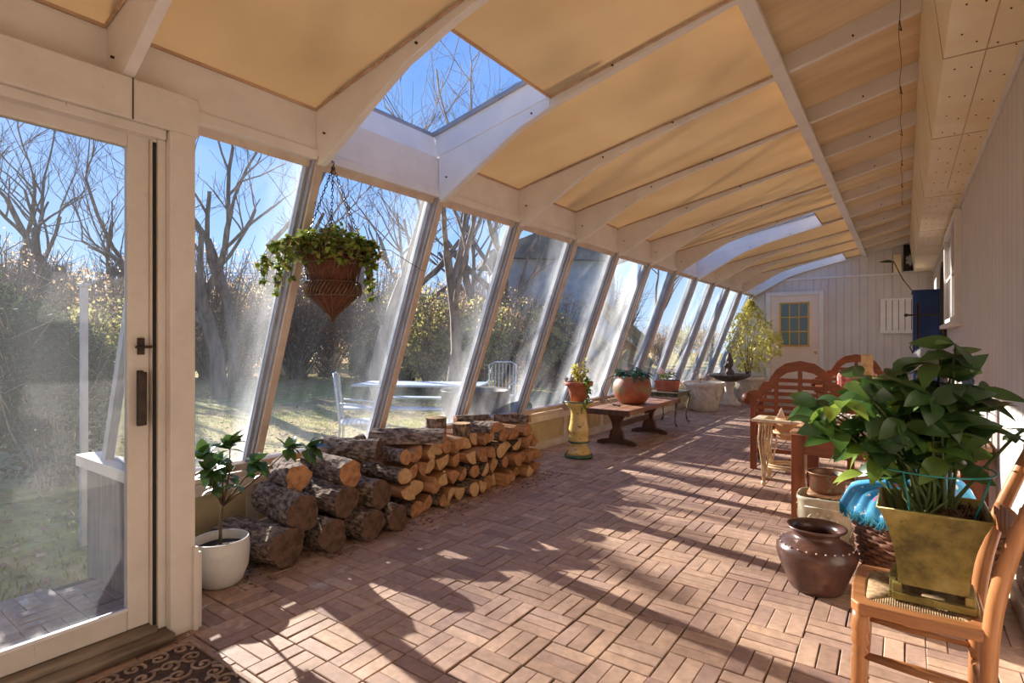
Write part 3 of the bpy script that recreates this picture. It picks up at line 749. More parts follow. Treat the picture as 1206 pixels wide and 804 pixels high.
# right part: rows of split pieces
ycur = 0
rows = [(.066, 2.70, 4.40), (.188, 2.62, 4.36), (.310, 2.60, 4.34), (.430, 2.66, 4.32)]
lay = ['bottom', 'second', 'third', 'top']
for ri, (z, ya, yb) in enumerate(rows):
    y = ya; idx = 0
    while y < yb:
        w_ = U(.085, .155); h_ = U(.10, .122)
        kind = rnd.choice(['half', 'quarter', 'quarter', 'quarter', 'slab', 'half', 'round']) if not (ri == 0 and idx == 0) else 'round'
        if kind == 'round': out = round_out(.062, 16, .08)
        else: out = wedge_out({'half': .085, 'quarter': .12, 'slab': .09}[kind], rnd.choice([0, PI/2, PI, -PI/2, .8, 2.2, -2.4])+U(-.3, .3), kind)
        ys_ = [p[0] for p in out]; zs_ = [p[1] for p in out]
        sc = min(1.35, h_/(max(zs_)-min(zs_))); scy = (w_-.003)/(max(ys_)-min(ys_))
        out = [(p[0]*scy, p[1]*sc) for p in out]; zs_ = [p[1] for p in out]
        L = U(.34, .46)
        cz = z-(max(zs_)+min(zs_))/2+ (.0 if ri else -min(zs_)-.06+ (max(zs_)+min(zs_))/2)
        if ri == 0: cz = -min(zs_)+.003
        o = put_log(-2.84-L/2+U(-.05, .06)-.02*ri, y+w_/2, cz, out, L, SPLIT if kind in ('quarter', 'slab') or rnd.random() < .5 else BARK, rnd.choice([CUT_O, CUT_O, CUT_P]), U(-.02, .02), U(-.01, .01), .035, 'split_firewood')
        kn = {'half': 'half-round', 'quarter': 'quarter-split', 'slab': 'slab-shaped', 'round': 'small round'}[kind]
        tag(o, '%s firewood piece in the %s layer, %s from the left in the split half' % (kn, lay[ri], ORD[idx]), 'firewood', 'split firewood in the right half of the pile')
        y += w_; idx += 1
# pieces lying on top
for (x, y, z, r, L, rz, kind, lab) in [
 (-3.02, 2.88, .54, .10, .55, .62, 'half', 'long broad sunlit log with a shaggy pale top lying on the middle of the pile'),
 (-3.02, 4.22, .525, .07, .36, .2, 'quarter', 'pale split piece on the very right end of the pile top'),
 (-3.05, 3.92, .50, .06, .40, -.5, 'slab', 'thin curved bark strip leaning up on the pile top'),
 (-3.0, 3.66, .52, .08, .38, .1, 'slab', 'flat dark slab on the pile top right of the spotted block'),
 (-3.1, 3.72, .575, .05, .32, 1.1, 'slab', 'narrow split stick lying across the flat dark slab')]:
    o = put_log(x, y, z, wedge_out(r, 0, kind), L, BARK, CUT_O, rz, U(-.03, .03), .06, 'split_firewood'); tag(o, lab, 'firewood', 'loose pieces on top of the woodpile')
for (x, y, z, r, h, lab, c_) in [(-3.06, 3.22, .475, .085, .165, 'short upright round stump standing highest on the woodpile', CUT_P), (-2.98, 3.44, .475, .075, .10, 'short pale speckled block beside the upright stump', CUT_P)]:
    o = put_log(x, y, z+h/2, round_out(r, 20, .03), h, BARK, c_, 0, PI/2, .04, 'wood_stump'); tag(o, lab, 'firewood')
chips = MB()
for q in range(260):
    y = U(1.5, 4.5); x = -2.78+rnd.gauss(0, .09)+(.05 if y > 2.6 else .0)
    chips.box(-.01, .01, -.004, .004, 0, .003, Matrix.Translation((x, y, .003))@Matrix.Rotation(U(0, 6), 4, 'Z')@Matrix.Rotation(U(-.2, .2), 4, 'X'))
tag(chips.build('bark_crumbs', BARK), 'bark crumbs and chips scattered along the foot of the woodpile', 'debris', kind='stuff')

# ---------------- glazed pedestal with terracotta pot
YGL = None
k = N('yellow_majolica'); v = k.coord(); n = k.noise(v, 16, 5, .7); sz_ = k.add('ShaderNodeSeparateXYZ'); k.link(v, sz_.inputs[0])
c = k.ramp(k.noise(v, 7), [(.3, lin((214, 176, 92))), (.7, lin((232, 204, 128)))]); c = k.mix(k.ramp(n, [(.58, (0, 0, 0)), (.64, (1, 1, 1))]), c, lin((120, 62, 40)))
k.color(c); k.set(.25, 0, .6); YGL = k.m
GRG = m_plain('green_glaze', (78, 110, 84), (58, 88, 70), 12, .25, spec=.6)
t = thing('pedestal', 'yellow glazed ceramic pedestal with green bands standing right of the woodpile', 'pedestal', (-2.87, 5.25, 0))
MB().lathe([(.14, .035), (.135, .06), (.10, .11), (.082, .15), (.085, .165), (.105, .175), (.108, .19), (.100, .21), (.112, .26), (.112, .30), (.095, .37), (.085, .46), (.088, .51), (.10, .525), (.14, .565), (.155, .60), (.150, .605), (.10, .59), (.0005, .585)], 36).build('column', YGL, t)
g_ = MB().lathe([(.152, 0), (.156, .015), (.150, .034), (.141, .038)], 36); g_.torus((0, 0, .168), .106, .010, 32, 6).torus((0, 0, .602), .152, .008, 32, 6)
g_.build('green_band', GRG, t)
TPOT = [(.085, 0), (.105, .10), (.125, .165), (.150, .168), (.158, .21), (.150, .212), (.142, .18), (.0005, .178)]
t = thing('potted_plant', 'terracotta pot of yellow-green houseplant standing on the yellow pedestal', 'potted plant', (-2.87, 5.25, .604))
MB().lathe(TPOT, 36).build('pot', TERRA, t); MB().lathe([(.14, .185), (.0005, .19)], 20).build('soil', SOIL, t)
lf = MB(); st = MB()
for q in range(9):
    a = U(0, 6); tp = (.08*math.cos(a)+.02, .08*math.sin(a), U(.30, .44)); st.tube([(0, 0, .18), (tp[0]*.5, tp[1]*.5, .26), tp], .003, 5)
    for f in (.3, .5, .7, .85, 1): cluster(lf, Vector((0, 0, .18)).lerp(Vector(tp), f), (0, 0, 1), 5, .05, .028, 1.0, .4)
st.build('stem', STEM, t); lf.build('foliage', LEAF_YEL, t)
lf = MB()
for q in range(14):
    f = q/13; cluster(lf, (.12+.05*math.sin(f*3), -.08-.04*f, .24-.30*f+.1*math.sin(f*3)), (.6, -.6, -.2), 4, .06, .03, .9, .5)
lf.build('trailing_foliage', LEAF_LIGHT, t)
lf = MB()
for q in range(8): cluster(lf, (-.10+U(-.04, .04), -.02+U(-.06, .06), .21+U(0, .04)), (-.2, 0, .6), 3, .045, .02, .8, .3)
lf.build('reddish_foliage', m_island('reddish_leaf', [(150, 96, 76), (120, 110, 66), (168, 120, 90)], 14, .5, trans=.2), t)

# ---------------- trestle bench
t = thing('trestle_bench', 'dark wooden trestle bench with worn top under the painted round pot', 'bench', (-2.84, 6.78, 0))
b = MB()
for q in range(3): b.box(-.27+.181*q, -.27+.181*q+.176, -.86, .84, .395, .45)
b.build('bench_top', DWTOP, t, .006)
MB().box(-.275, .275, -.90, -.862, .385, .45).box(-.275, .275, .842, .88, .385, .45).build('end_cleat', DWOOD, t, .005)
for yy in (-.63, .42):
    prof = [(-.10, .07), (.10, .07), (.075, .16), (.045, .20), (.06, .28), (.11, .36), (.12, .395), (-.12, .395), (-.11, .36), (-.06, .28), (-.045, .20), (-.075, .16)]
    l = MB().prism(prof, yy-.028, yy+.028).build('leg', DWOOD, t, .004)
    MB().prism([(-.25, 0), (-.16, 0), (-.14, .015), (.14, .015), (.16, 0), (.25, 0), (.25, .03), (.19, .055), (.10, .07), (-.10, .07), (-.19, .055), (-.25, .03)], yy-.035, yy+.035).build('foot', DWOOD, l, .004)
MB().box(-.018, .018, -.62, .42, .20, .27).build('stretcher', DWOOD, t, .004)
k = N('painted_pot'); v = k.coord(); sz_ = k.add('ShaderNodeSeparateXYZ'); k.link(v, sz_.inputs[0]); n = k.noise(v, 7, 4, .6)
zz = k.math('ADD', sz_.outputs[2], k.math('MULTIPLY', n, .08))
c = k.ramp(k.math('MULTIPLY', zz, 2.4), [(.05, lin((170, 112, 74))), (.35, lin((168, 104, 70))), (.55, lin((136, 120, 84))), (.75, lin((160, 92, 66))), (1, lin((190, 150, 116)))])
c = k.mix(k.ramp(k.noise(v, 5, 3, .5), [(.52, (0, 0, 0)), (.66, (.75,)*3)]), c, lin((160, 62, 50))); k.color(c); k.set(.55); PPOT = k.m
t = thing('round_planter', 'large round painted terracotta pot of grey-green leaves on the trestle bench', 'potted plant', (-2.86, 6.66, .452))
MB().lathe([(.13, 0), (.17, .02), (.225, .10), (.25, .19), (.235, .27), (.20, .315), (.195, .33), (.205, .345), (.19, .35), (.175, .33), (.0005, .32)], 40).build('pot', PPOT, t)
MB().lathe([(.18, .325), (.0005, .335)], 16).build('soil', SOIL, t)
lf = MB()
for q in range(75):
    a = U(0, 6.3); r = .22*math.sqrt(U(0, 1)); cluster(lf, (r*math.cos(a), r*math.sin(a), .345+U(0, .05)), (math.cos(a)*r*4, math.sin(a)*r*4, .25), 2, .085, .055, .8, .55)
lf.build('foliage', LEAF_BLUE, t)
t = thing('wire_hoop', 'thin curved dark wire hoop stand curling round the left side of the round painted pot', 'hoop', (-2.99, 6.32, .452))
pts = [(-.02, .0, .004), (.05, -.02, .004), (.12, .0, .004), (.06, .03, .004), (-.03, .01, .004)]
hp = MB().tube(pts, .005, 6)
hp.tube([(.16, -.10, .004), (.02, -.07, .03), (-.09, -.03, .10), (-.14, 0, .20), (-.11, .03, .31), (0, .06, .365), (.08, .08, .35)], .005, 6)
hp.build('wire', DARK_METAL, t)

# ---------------- metal table with cabriole legs
VERD = m_plain('verdigris_metal', (132, 126, 96), (92, 84, 62), 14, .5, .5)
t = thing('side_table', 'square aged metal table with curved cabriole legs beyond the trestle bench', 'table', (-2.93, 8.22, 0))
MB().box(-.24, .24, -.32, .32, .475, .498).build('tabletop', VERD, t, .006)
MB().box(-.215, .215, -.295, -.28, .43, .475).box(-.215, .215, .28, .295, .43, .475).box(-.215, -.2, -.28, .28, .43, .475).box(.2, .215, -.28, .28, .43, .475).build('apron', VERD, t, .003)
for sx_ in (-1, 1):
    for sy_ in (-1, 1):
        p = [(sx_*(.19+o), sy_*(.26+o), z) for o, z in ((.01, .46), (.035, .42), (.03, .36), (.005, .24), (-.01, .12), (.005, .03), (.03, .012))]
        MB().tube(p, [.024, .026, .020, .013, .010, .012, .018], 8).build('leg', VERD, t)
t = thing('flower_trough', 'square terracotta trough of pink and white flowers on the metal table', 'potted plant', (-2.93, 8.15, .50))
MB().prism([(-.13, 0), (.13, 0), (.155, .13), (.165, .135), (.165, .16), (-.165, .16), (-.165, .135), (-.155, .13)], -.12, .12).build('pot', TERRA, t, .006)
MB().box(-.145, .145, -.105, .105, .155, .166).build('soil', SOIL, t)
lf = MB()
for q in range(60): cluster(lf, (U(-.13, .13), U(-.09, .09), .17+U(0, .09)), (U(-.5, .5), U(-.5, .5), 1), 2, .045, .03, .8, .3)
lf.build('foliage', LEAF_IVY, t)
fl_ = MB()
for q in range(42):
    p = Vector((U(-.14, .12), U(-.10, .08), .24+U(0, .10)))
    for w_ in range(5):
        a = w_*2*PI/5; fl_.quad(p, (math.cos(a), math.sin(a), .4), (0, 0, 1), .032, .026)
fl_.build('flower', m_island('pink_white_petal', [(236, 226, 222), (226, 150, 160), (240, 236, 230), (206, 104, 124)], 14, .6, 0, trans=.3), t)

# ---------------- stone planters, fountain, tree
def relief_planter(name, label, loc, R, H):
    t = thing(name, label, 'planter', loc)
    s = R/.38
    MB().lathe([(.23*s, 0), (.235*s, .02), (.25*s, .03), (.25*s, .12), (.262*s, .135), (.262*s, .15), (.275*s, .17), (.30*s, .30), (.325*s, .40), (.335*s, .42), (.35*s, .44), (.375*s, .47), (.38*s, .50), (.37*s, .52), (.33*s, .52), (.325*s, .47), (.0005, .46)], 48).build('pot', STONE, t)
    sw = MB()
    for q in range(10):
        a0 = 2*PI*q/10; pts = []
        for i in range(9):
            f = i/8; a = a0+.62*f; z = .36-.15*math.sin(PI*f); r = (.275+(z-.17)*.24)*s+.004; pts.append((r*math.cos(a), r*math.sin(a), z))
        sw.tube(pts, [.005+.008*math.sin(PI*i/8) for i in range(9)], 6)
        r = (.275+.19*.24)*s; sw.ball((r*math.cos(a0), r*math.sin(a0), .36), .018, 6)
        for i in range(5): a = a0+.1+.1*i; r = (.30)*s; sw.ball(((r-.012)*math.cos(a), (r-.012)*math.sin(a), .265+.02*math.sin(i*2)), .012, 5)
    sw.build('swag_relief', STONE, t); MB().lathe([(.325*s, .465), (.0005, .48)], 20).build('soil', SOIL, t)
    return t
t = relief_planter('stone_planter', 'large pale stone planter with garland relief and bare twigs by the windows', (-2.95, 10.10, 0), .38, .52)
tw = MB()
def twig(mb, p, d, L, r, dep):
    pts = [Vector(p)]; d = Vector(d).normalized()
    for i in range(4): d = (d+rdir()*.22).normalized(); pts.append(pts[-1]+d*L/4)
    mb.tube(pts, [r*(1-.12*i) for i in range(5)], 4)
    if dep:
        for q in range(3): twig(mb, pts[rnd.randint(1, 4)], (d+rdir()*.8).normalized(), L*.62, r*.6, dep-1)
for q in range(7): twig(tw, (U(-.08, .08), U(-.08, .08), .46), (U(-.7, .7), U(-.5, .5), 1), .26, .005, 2)
tw.build('twig', m_plain('dry_twig', (196, 160, 128), (150, 116, 92), 20, .8), t)
t = thing('fountain', 'dark tiered stone fountain with a shell-edged bowl between the stone planters', 'fountain', (-2.80, 11.25, 0))
MB().lathe([(.20, 0), (.21, .03), (.20, .06), (.15, .09), (.16, .12), (.11, .16), (.075, .26), (.085, .36), (.12, .42), (.10, .44), (.13, .47)], 28, wob=lambda a, z: .03*math.sin(8*a)).build('base', STONE, t)
MB().lathe([(.10, .46), (.22, .50), (.34, .555), (.385, .60), (.37, .61), (.30, .575), (.10, .53), (.0005, .53)], 64, wob=lambda a, z: .05*abs(math.sin(8*a))).build('bowl', DSTONE, t)
b = MB().lathe([(.07, .53), (.06, .60), (.085, .64), (.05, .68), (.045, .74), (.075, .78), (.06, .84), (.07, .88), (.05, .95), (.02, 1.02), (.003, 1.03)], 20, wob=lambda a, z: .1*math.sin(5*a+30*z))
for q in range(9):
    a = q*.7; b.ball((.07*math.cos(a), .07*math.sin(a), .62+.03*q), .03, 6, (1, 1, 1.2))
b.build('finial', DSTONE, t)
t = relief_planter('stone_planter', 'pale stone planter holding the tall yellow-leaved tree in the far corner', (-2.66, 12.2, 0), .37, .52)
t = thing('potted_tree', 'tall sunlit yellow-green leafy tree growing in the far corner planter', 'tree', (-2.66, 12.2, .465))
st = MB(); lf = MB()
cr = []
for q in range(9):
    a = U(0, 6.3); tp = Vector((U(.1, .42)*math.cos(a)+.02, U(.1, .36)*math.sin(a)*.8, U(.75, 1.5)))
    st.tube([(U(-.03, .03), U(-.03, .03), 0), (tp.x*.25, tp.y*.25, .3), (tp.x*.6, tp.y*.6, tp.z*.62), tp], [.012, .010, .007, .003], 5); cr.append(tp)
for q in range(560):
    z = U(.18, 1.62); f = (z-.18)/1.44; R = .50*math.sin(PI*min(1, max(.10, f*.82+.16)))
    a = U(0, 6.3); r = R*math.sqrt(U(.1, 1)); p = Vector((r*math.cos(a)+.04, min(.5, r*math.sin(a)), z)); cluster(lf, p, p-Vector((0, 0, z-.1)), 5, .075, .032, 1.0, .4)
for q in range(70): p = Vector((.42+U(-.05, .22), U(-.2, .2), .75+U(-.22, .2))); cluster(lf, p, (1, 0, -.2), 5, .075, .03, .9, .4)
st.build('stem', BROWNSTEM, t); lf.build('foliage', LEAF_YEL, t)
t = thing('low_stool', 'small white stool or ledge between the corner planter and the end door', 'stool', (-2.53, 12.72, 0))
MB().box(-.12, .12, -.09, .09, .47, .50).build('top', WHITE, t, .004)
for sx_ in (-1, 1):
    for sy_ in (-1, 1): MB().bar((sx_*.09, sy_*.06, 0), (sx_*.09, sy_*.06, .47), .03, .03, (1, 0, 0)).build('leg', WHITE, t, .003)

# ---------------- arched slatted garden chairs
def arched_chair(label, loc, rz, sc=1):
    t = thing('garden_armchair', label, 'chair', loc, rz); W = .40
    half = [(-.46, .665), (-.44, .71), (-.38, .725), (-.355, .715), (-.34, .76), (-.31, .805), (-.265, .81), (-.25, .845), (-.20, .925), (-.12, .985), (0, 1.01)]
    path = half + [(-x, z) for x, z in half[-2::-1]]
    def zt(x):
        for (a, b) in zip(path[:-1], path[1:]):
            if a[0] <= x <= b[0]: return a[1]+(b[1]-a[1])*(x-a[0])/max(1e-6, b[0]-a[0])
        return .66
    n = len(path); outl = [(x, z+.035) for x, z in path] + [(x*.93, z-.055) for x, z in reversed(path)]
    m = MB()
    for i in range(n-1):
        a, b = outl[i], outl[i+1]; c, d = outl[2*n-2-i], outl[2*n-1-i]
        m.prism([a, b, c, d], -.02, .02)
    m.build('crest_rail', TEAKX, t)
    for s_ in (-1, 1): MB().tube([(s_*.45, -.022, .675), (s_*.45, .022, .675)], .055, 14).build('scroll', TEAK, t)
    b = MB()
    for z in (.47, .535, .60, .665, .73, .795, .86):
        ww = .38
        while ww > .05 and zt(-ww)-.05 < z+.015: ww -= .01
        b.box(-ww, ww, -.012, .012, z-.018, z+.018)
    b.build('back_slats', TEAKX, t, .002)
    for x in (-.20, 0, .20): MB().box(x-.018, x+.018, -.017, .017, .42, zt(x)-.02).build('back_post', TEAK, t, .002)
    b = MB()
    for q in range(7): b.box(-.38, .38, .02+.07*q, .075+.07*q, .405, .425)
    b.build('seat', TEAKX, t, .003)
    for s_ in (-1, 1):
        MB().box(s_*W-.028, s_*W+.028, -.028, .028, 0, .68).build('leg', TEAK, t, .003)
        MB().box(s_*W-.028, s_*W+.028, .47, .526, 0, .63).build('leg', TEAK, t, .003)
        MB().box(s_*W-.04, s_*W+.04, -.03, .56, .63, .655).tube([(s_*W-.045, .55, .63), (s_*W+.045, .55, .63)], .035, 12).build('armrest', TEAK, t, .003)
        MB().box(s_*W-.014, s_*W+.014, 0, .5, .33, .40).box(s_*W-.012, s_*W+.012, 0, .5, .12, .16).build('side_rail', TEAK, t, .002)
    MB().box(-.38, .38, .485, .51, .33, .40).box(-.38, .38, -.012, .012, .33, .40).box(-.38, .38, .24, .262, .12, .16).build('seat_rail', TEAKX, t, .002)
    t.scale = (sc,)*3; return t
arched_chair('brown wooden garden armchair with stepped arched slatted back, nearest of the two', (-.80, 5.80, 0), .06, 1.02)
arched_chair('second arched wooden garden armchair farther back, with a red floral cushion', (-.50, 8.30, 0), PI+.1, 1.04)
t = MB().box(-.22, .22, -.06, .06, -.2, .2).build('floral_cushion', m_plain('red_floral_cloth', (196, 60, 62), (214, 180, 160), 18, .8), None, .05, (-.48, 8.18, .66)); tag(t, 'red and pink floral cushion propped on the farther arched garden chair', 'cushion')
t.rotation_euler = (.12, 0, 0)

# ---------------- rattan plant stand with eared pot
t = thing('rattan_stand', 'pale bent rattan plant stand with a tray top beside the slatted table', 'plant stand', (-.82, 5.26, 0))
b = MB(); zt_ = .565
b.prism([(-.26, zt_-.012), (.24, zt_-.012), (.25, zt_), (.24, zt_+.012), (-.26, zt_+.012), (-.27, zt_)], -.17, -.10)
b.prism([(-.26, zt_-.012), (.24, zt_-.012), (.25, zt_), (.24, zt_+.012), (-.26, zt_+.012), (-.27, zt_)], .10, .17)
b.box(-.26, -.17, -.10, .10, zt_-.012, zt_+.012).box(.15, .24, -.10, .10, zt_-.012, zt_+.012)
b.build('tray', m_plain('rattan_tray', (226, 214, 190), (206, 186, 150), 20, .5, bump=.2), t, .005)
for sx_, sy_ in ((-1, -1), (1, -1), (-1, 1), (1, 1)):
    l = MB()
    for o in (0, .028, .052):
        l.tube([(sx_*(.20-o), sy_*.13, .55), (sx_*(.21-o*.9), sy_*.135, .40), (sx_*(.185-o*.5), sy_*.13, .2), (sx_*(.175-o*.2), sy_*.125, .03)], .009, 6)
    l.tube([(sx_*.205, sy_*.13, .46), (sx_*.19, sy_*.13, .53), (sx_*.15, sy_*.13, .54), (sx_*.11, sy_*.13, .53), (sx_*.10, sy_*.13, .45), (sx_*.14, sy_*.13, .2), (sx_*.17, sy_*.13, .05)], .008, 6)
    l.ball((sx_*.173, sy_*.125, .022), .022, 8)
    l.build('leg', RATTAN, t)
MB().torus((0, 0, .16), .17, .010, 28, 6, 'Z', 1.05, .8).torus((0, 0, .18), .165, .009, 28, 6, 'Z', 1.05, .8).build('hoop', RATTAN, t)
t = thing('eared_pot', 'tan clay pot with two pointed ears set into the rattan stand', 'pot', (-.82, 5.26, .40))
MB().lathe([(.06, 0), (.085, .03), (.098, .10), (.098, .17), (.088, .19), (.08, .188), (.085, .15), (.0005, .14)], 28, sx=1.05, sy=.9).build('pot', m_plain('tan_clay', (206, 160, 116), (184, 138, 96), 12, .6), t)
e = MB()
for s_ in (-1, 1): e.prism([(s_*.10, .16), (s_*.015, .17), (s_*.05, .275)], -.02, .0)
e.build('ear', m_plain('pale_clay', (236, 212, 184), (222, 190, 160), 10, .6), t, .004)
# legs of the stand rest on the floor; the pot is carried by a ring under the tray
rg = MB().torus((-.82, 5.26, .46), .112, .012, 28, 6)
rg = rg.build('carrying_ring', RATTAN); rg.parent = bpy.data.objects['rattan_stand']; rg.matrix_parent_inverse = Matrix.Translation((.82, -5.26, 0))

# ---------------- slatted table
t = thing('slatted_table', 'long reddish-brown wooden table with a worn slatted top along the house wall', 'table', (-.115, 4.76, 0))
x0, x1, y0, y1, zt_ = -.53, .535, -.59, .30, .635
b = MB(); nsl = 8; wsl = (x1-x0)/nsl
for q in range(nsl): b.box(x0+wsl*q+.006, x0+wsl*(q+1)-.006, y0, y1, zt_-.024, zt_)
b.build('tabletop', TEAKTOP, t, .003)
b = MB().box(x0+.03, x1-.03, y0+.045, y0+.07, zt_-.16, zt_-.026).box(x0+.03, x1-.03, y1-.07, y1-.045, zt_-.16, zt_-.026).box(x0+.035, x0+.06, y0+.07, y1-.07, zt_-.16, zt_-.026).box(x1-.06, x1-.035, y0+.07, y1-.07, zt_-.16, zt_-.026)
b.build('apron', TEAKX, t, .003)
for xx in (x0+.05, x1-.06):
    for yy in (y0+.062, y1-.062): MB().box(xx-.04, xx+.04, yy-.035, yy+.035, 0, zt_-.026).build('leg', TEAK, t, .004)
# things on the table
t = thing('scalloped_tray', 'low grey-white woven tray of shells at the left edge of the slatted table', 'tray', (-.36, 4.88, .636))
MB().lathe([(.14, 0), (.16, .012), (.19, .04), (.185, .045), (.15, .02), (.0005, .012)], 32, sx=1.0, sy=.8, wob=lambda a, z: .04*math.sin(10*a)).build('tray', m_plain('tray_weave', (180, 166, 150), (120, 104, 92), 50, .7, bump=.6), t)
b = MB()
for q in range(22): b.ball((U(-.1, .1), U(-.07, .07), .035+U(0, .02)), U(.016, .03), 6, (1, .7, .6))
b.build('shells', m_plain('shell_white', (224, 214, 204), (176, 160, 148), 20, .5), t)
for nm, lab, loc, s in (('clay_bowl', 'left terracotta bowl half hidden behind the big leafy plant on the table', (-.02, 4.62, .636), 1.0), ('clay_bowl', 'right terracotta bowl showing orange through the leaves near the wall end', (.17, 4.80, .636), .9)):
    t = MB().lathe([(.05*s, 0), (.06*s, .01), (.10*s, .07*s), (.115*s, .085*s), (.108*s, .09*s), (.09*s, .07*s), (.045*s, .015), (.0005, .013)], 28).build(nm, TERRA, None, loc=loc); tag(t, lab, 'bowl')
t = thing('glazed_figurine', 'blue-grey glazed bird figurine with a yellow crest on the table by the wall', 'figurine', (.345, 4.72, .636))
BLG = m_plain('blue_grey_glaze', (92, 110, 134), (70, 84, 104), 16, .3)
MB().lathe([(.04, 0), (.045, .02), (.02, .05), (.022, .15), (.05, .19), (.058, .24), (.045, .29), (.03, .32), (.036, .35), (.025, .385), (.001, .39)], 20).build('body', BLG, t)
b = MB()
for q in range(14): b.leaf((0, 0, .37), (U(-.8, .8), U(-.5, .5), U(.1, .8)), (0, -1, 0), .06, .03, .2, .1)
b.build('crest', m_island('yellow_feather', [(220, 190, 90), (200, 164, 80), (232, 204, 120)], 14, .6), t)
t = MB().tube([(0, 0, 0), (.0, 0, .12)], [.032, .036], 18).build('orange_tube', m_plain('orange_clay', (206, 92, 58), (190, 80, 50), 10, .5), None, .004, (.29, 4.43, .662)); t.rotation_euler = (.0, .0, 0)
tag(t, 'orange clay cylinder pot on the table under the yellow-crested figurine', 'pot')
t.location = (.31, 4.50, .635)

# ---------------- far right: blue cabinet, iron trellis, jar, arched frame
BLUE = m_wood('blue_paint', (48, 72, 118), (36, 56, 96), 'Z', 6, .5)
t = thing('blue_cabinet', 'tall narrow dark blue painted cabinet against the house wall', 'cabinet', (.265, 9.75, 0))
MB().box(-.165, .17, -.30, .30, 0, 1.94).build('body', BLUE, t, .006)
MB().box(-.135, .14, -.308, -.30, .08, .9).box(-.135, .14, -.308, -.30, .96, 1.86).build('panel', BLUE, t, .006)
MB().box(-.18, .17, -.315, .315, 1.94, 1.965).build('cornice', BLUE, t, .004)
t = thing('iron_stand', 'dark iron stand with a cross bar rising before the blue cabinet', 'stand', (.14, 8.6, 0))
MB().tube([(0, 0, .02), (0, 0, 1.70)], .014, 8).ball((0, 0, 1.72), .022, 8).build('pole', DARK_METAL, t)
MB().bar((-.11, 0, 1.585), (.24, 0, 1.585), .02, .022).ball((-.12, 0, 1.585), .022, 6).build('cross_bar', DARK_METAL, t)
b = MB().lathe([(.15, 0), (.14, .02), (.03, .03)], 20); b.build('foot', DARK_METAL, t)
b = MB()
for s_ in (-1, 1): b.tube([(0, 0, 1.05), (s_*.05, 0, 1.10), (s_*.08, 0, 1.18), (s_*.05, 0, 1.24), (s_*.03, 0, 1.2)], .007, 5)
b.build('scroll', DARK_METAL, t)
t = thing('tall_plant_table', 'slim dark table carrying the glass jar in front of the blue cabinet', 'table', (.26, 8.05, 0))
MB().box(-.16, .16, -.16, .16, .90, .925).build('tabletop', DWOOD, t, .004)
for sx_ in (-1, 1):
    for sy_ in (-1, 1): MB().bar((sx_*.13, sy_*.13, 0), (sx_*.13, sy_*.13, .9), .03, .03, (1, 0, 0)).build('leg', DWOOD, t, .003)
t = thing('glass_jar', 'rounded pale glass jar with a brown core below the iron cross bar', 'jar', (.22, 8.02, .927))
k = N('jar_glass'); k.b.inputs['Base Color'].default_value = (.75, .8, .85, 1); k.b.inputs['Transmission Weight'].default_value = .6; k.set(.15); JG = k.m
MB().lathe([(.08, 0), (.13, .03), (.15, .10), (.14, .18), (.10, .23), (.075, .25), (.085, .27)], 28, wob=lambda a, z: .03*math.sin(10*a)).build('jar', JG, t)
MB().lathe([(.04, .01), (.05, .10), (.045, .24), (.001, .25)], 14).build('core', m_plain('cork_brown', (176, 124, 84), (140, 96, 62), 20, .7), t)
t = thing('arched_frame', 'black arched iron frame hanging on the house wall before the blue cabinet', 'frame', (.405, 8.85, 0))
pts = [(.0, -.30, 1.25), (0, -.30, 1.95)]+[(0, -.30*math.cos(PI*i/10), 1.95+.30*math.sin(PI*i/10)) for i in range(1, 10)]+[(0, .30, 1.95), (0, .30, 1.25), (0, -.30, 1.25)]
MB().tube(pts, .022, 8, False).build('frame', DARK_METAL, t)
b = MB()
for q in range(5): y = -.2+.1*q; b.tube([(0, y, 1.25), (0, y, 1.95+math.sqrt(max(0, .09-y*y)))], .008, 5)
b.build('bars', DARK_METAL, t)
t = thing('vine_cutting', 'single trailing vine with one dark leaf below the fan in the far corner', 'vine', (-.18, 12.7, 2.545))
pts = [(0, .2, .04), (0, .03, .20), (.02, -.05, .22), (.06, 0, .12), (.16, .02, -.12), (.30, .0, -.34), (.36, 0, -.62)]
MB().tube(pts, .009, 5).build('stem', BROWNSTEM, t)
MB().leaf((.02, -.05, .22), (-1, -.1, .1), (0, -.6, 1), .24, .13, .1, .1).leaf((.03, -.05, .2), (-.8, -.2, .3), (0, -.6, 1), .16, .10, .1, .1).build('leaf', LEAF_DARK, t)
t = MB().prism([(-.06, 0), (.06, 0), (.055, .92), (-.055, .92)], -.05, .05).build('wooden_post', CUT_P, None, .004, (-.34, 7.35, 0)); tag(t, 'short square pale wooden post between the two arched garden chairs', 'post')
t.scale = (1, 1, 1.2)

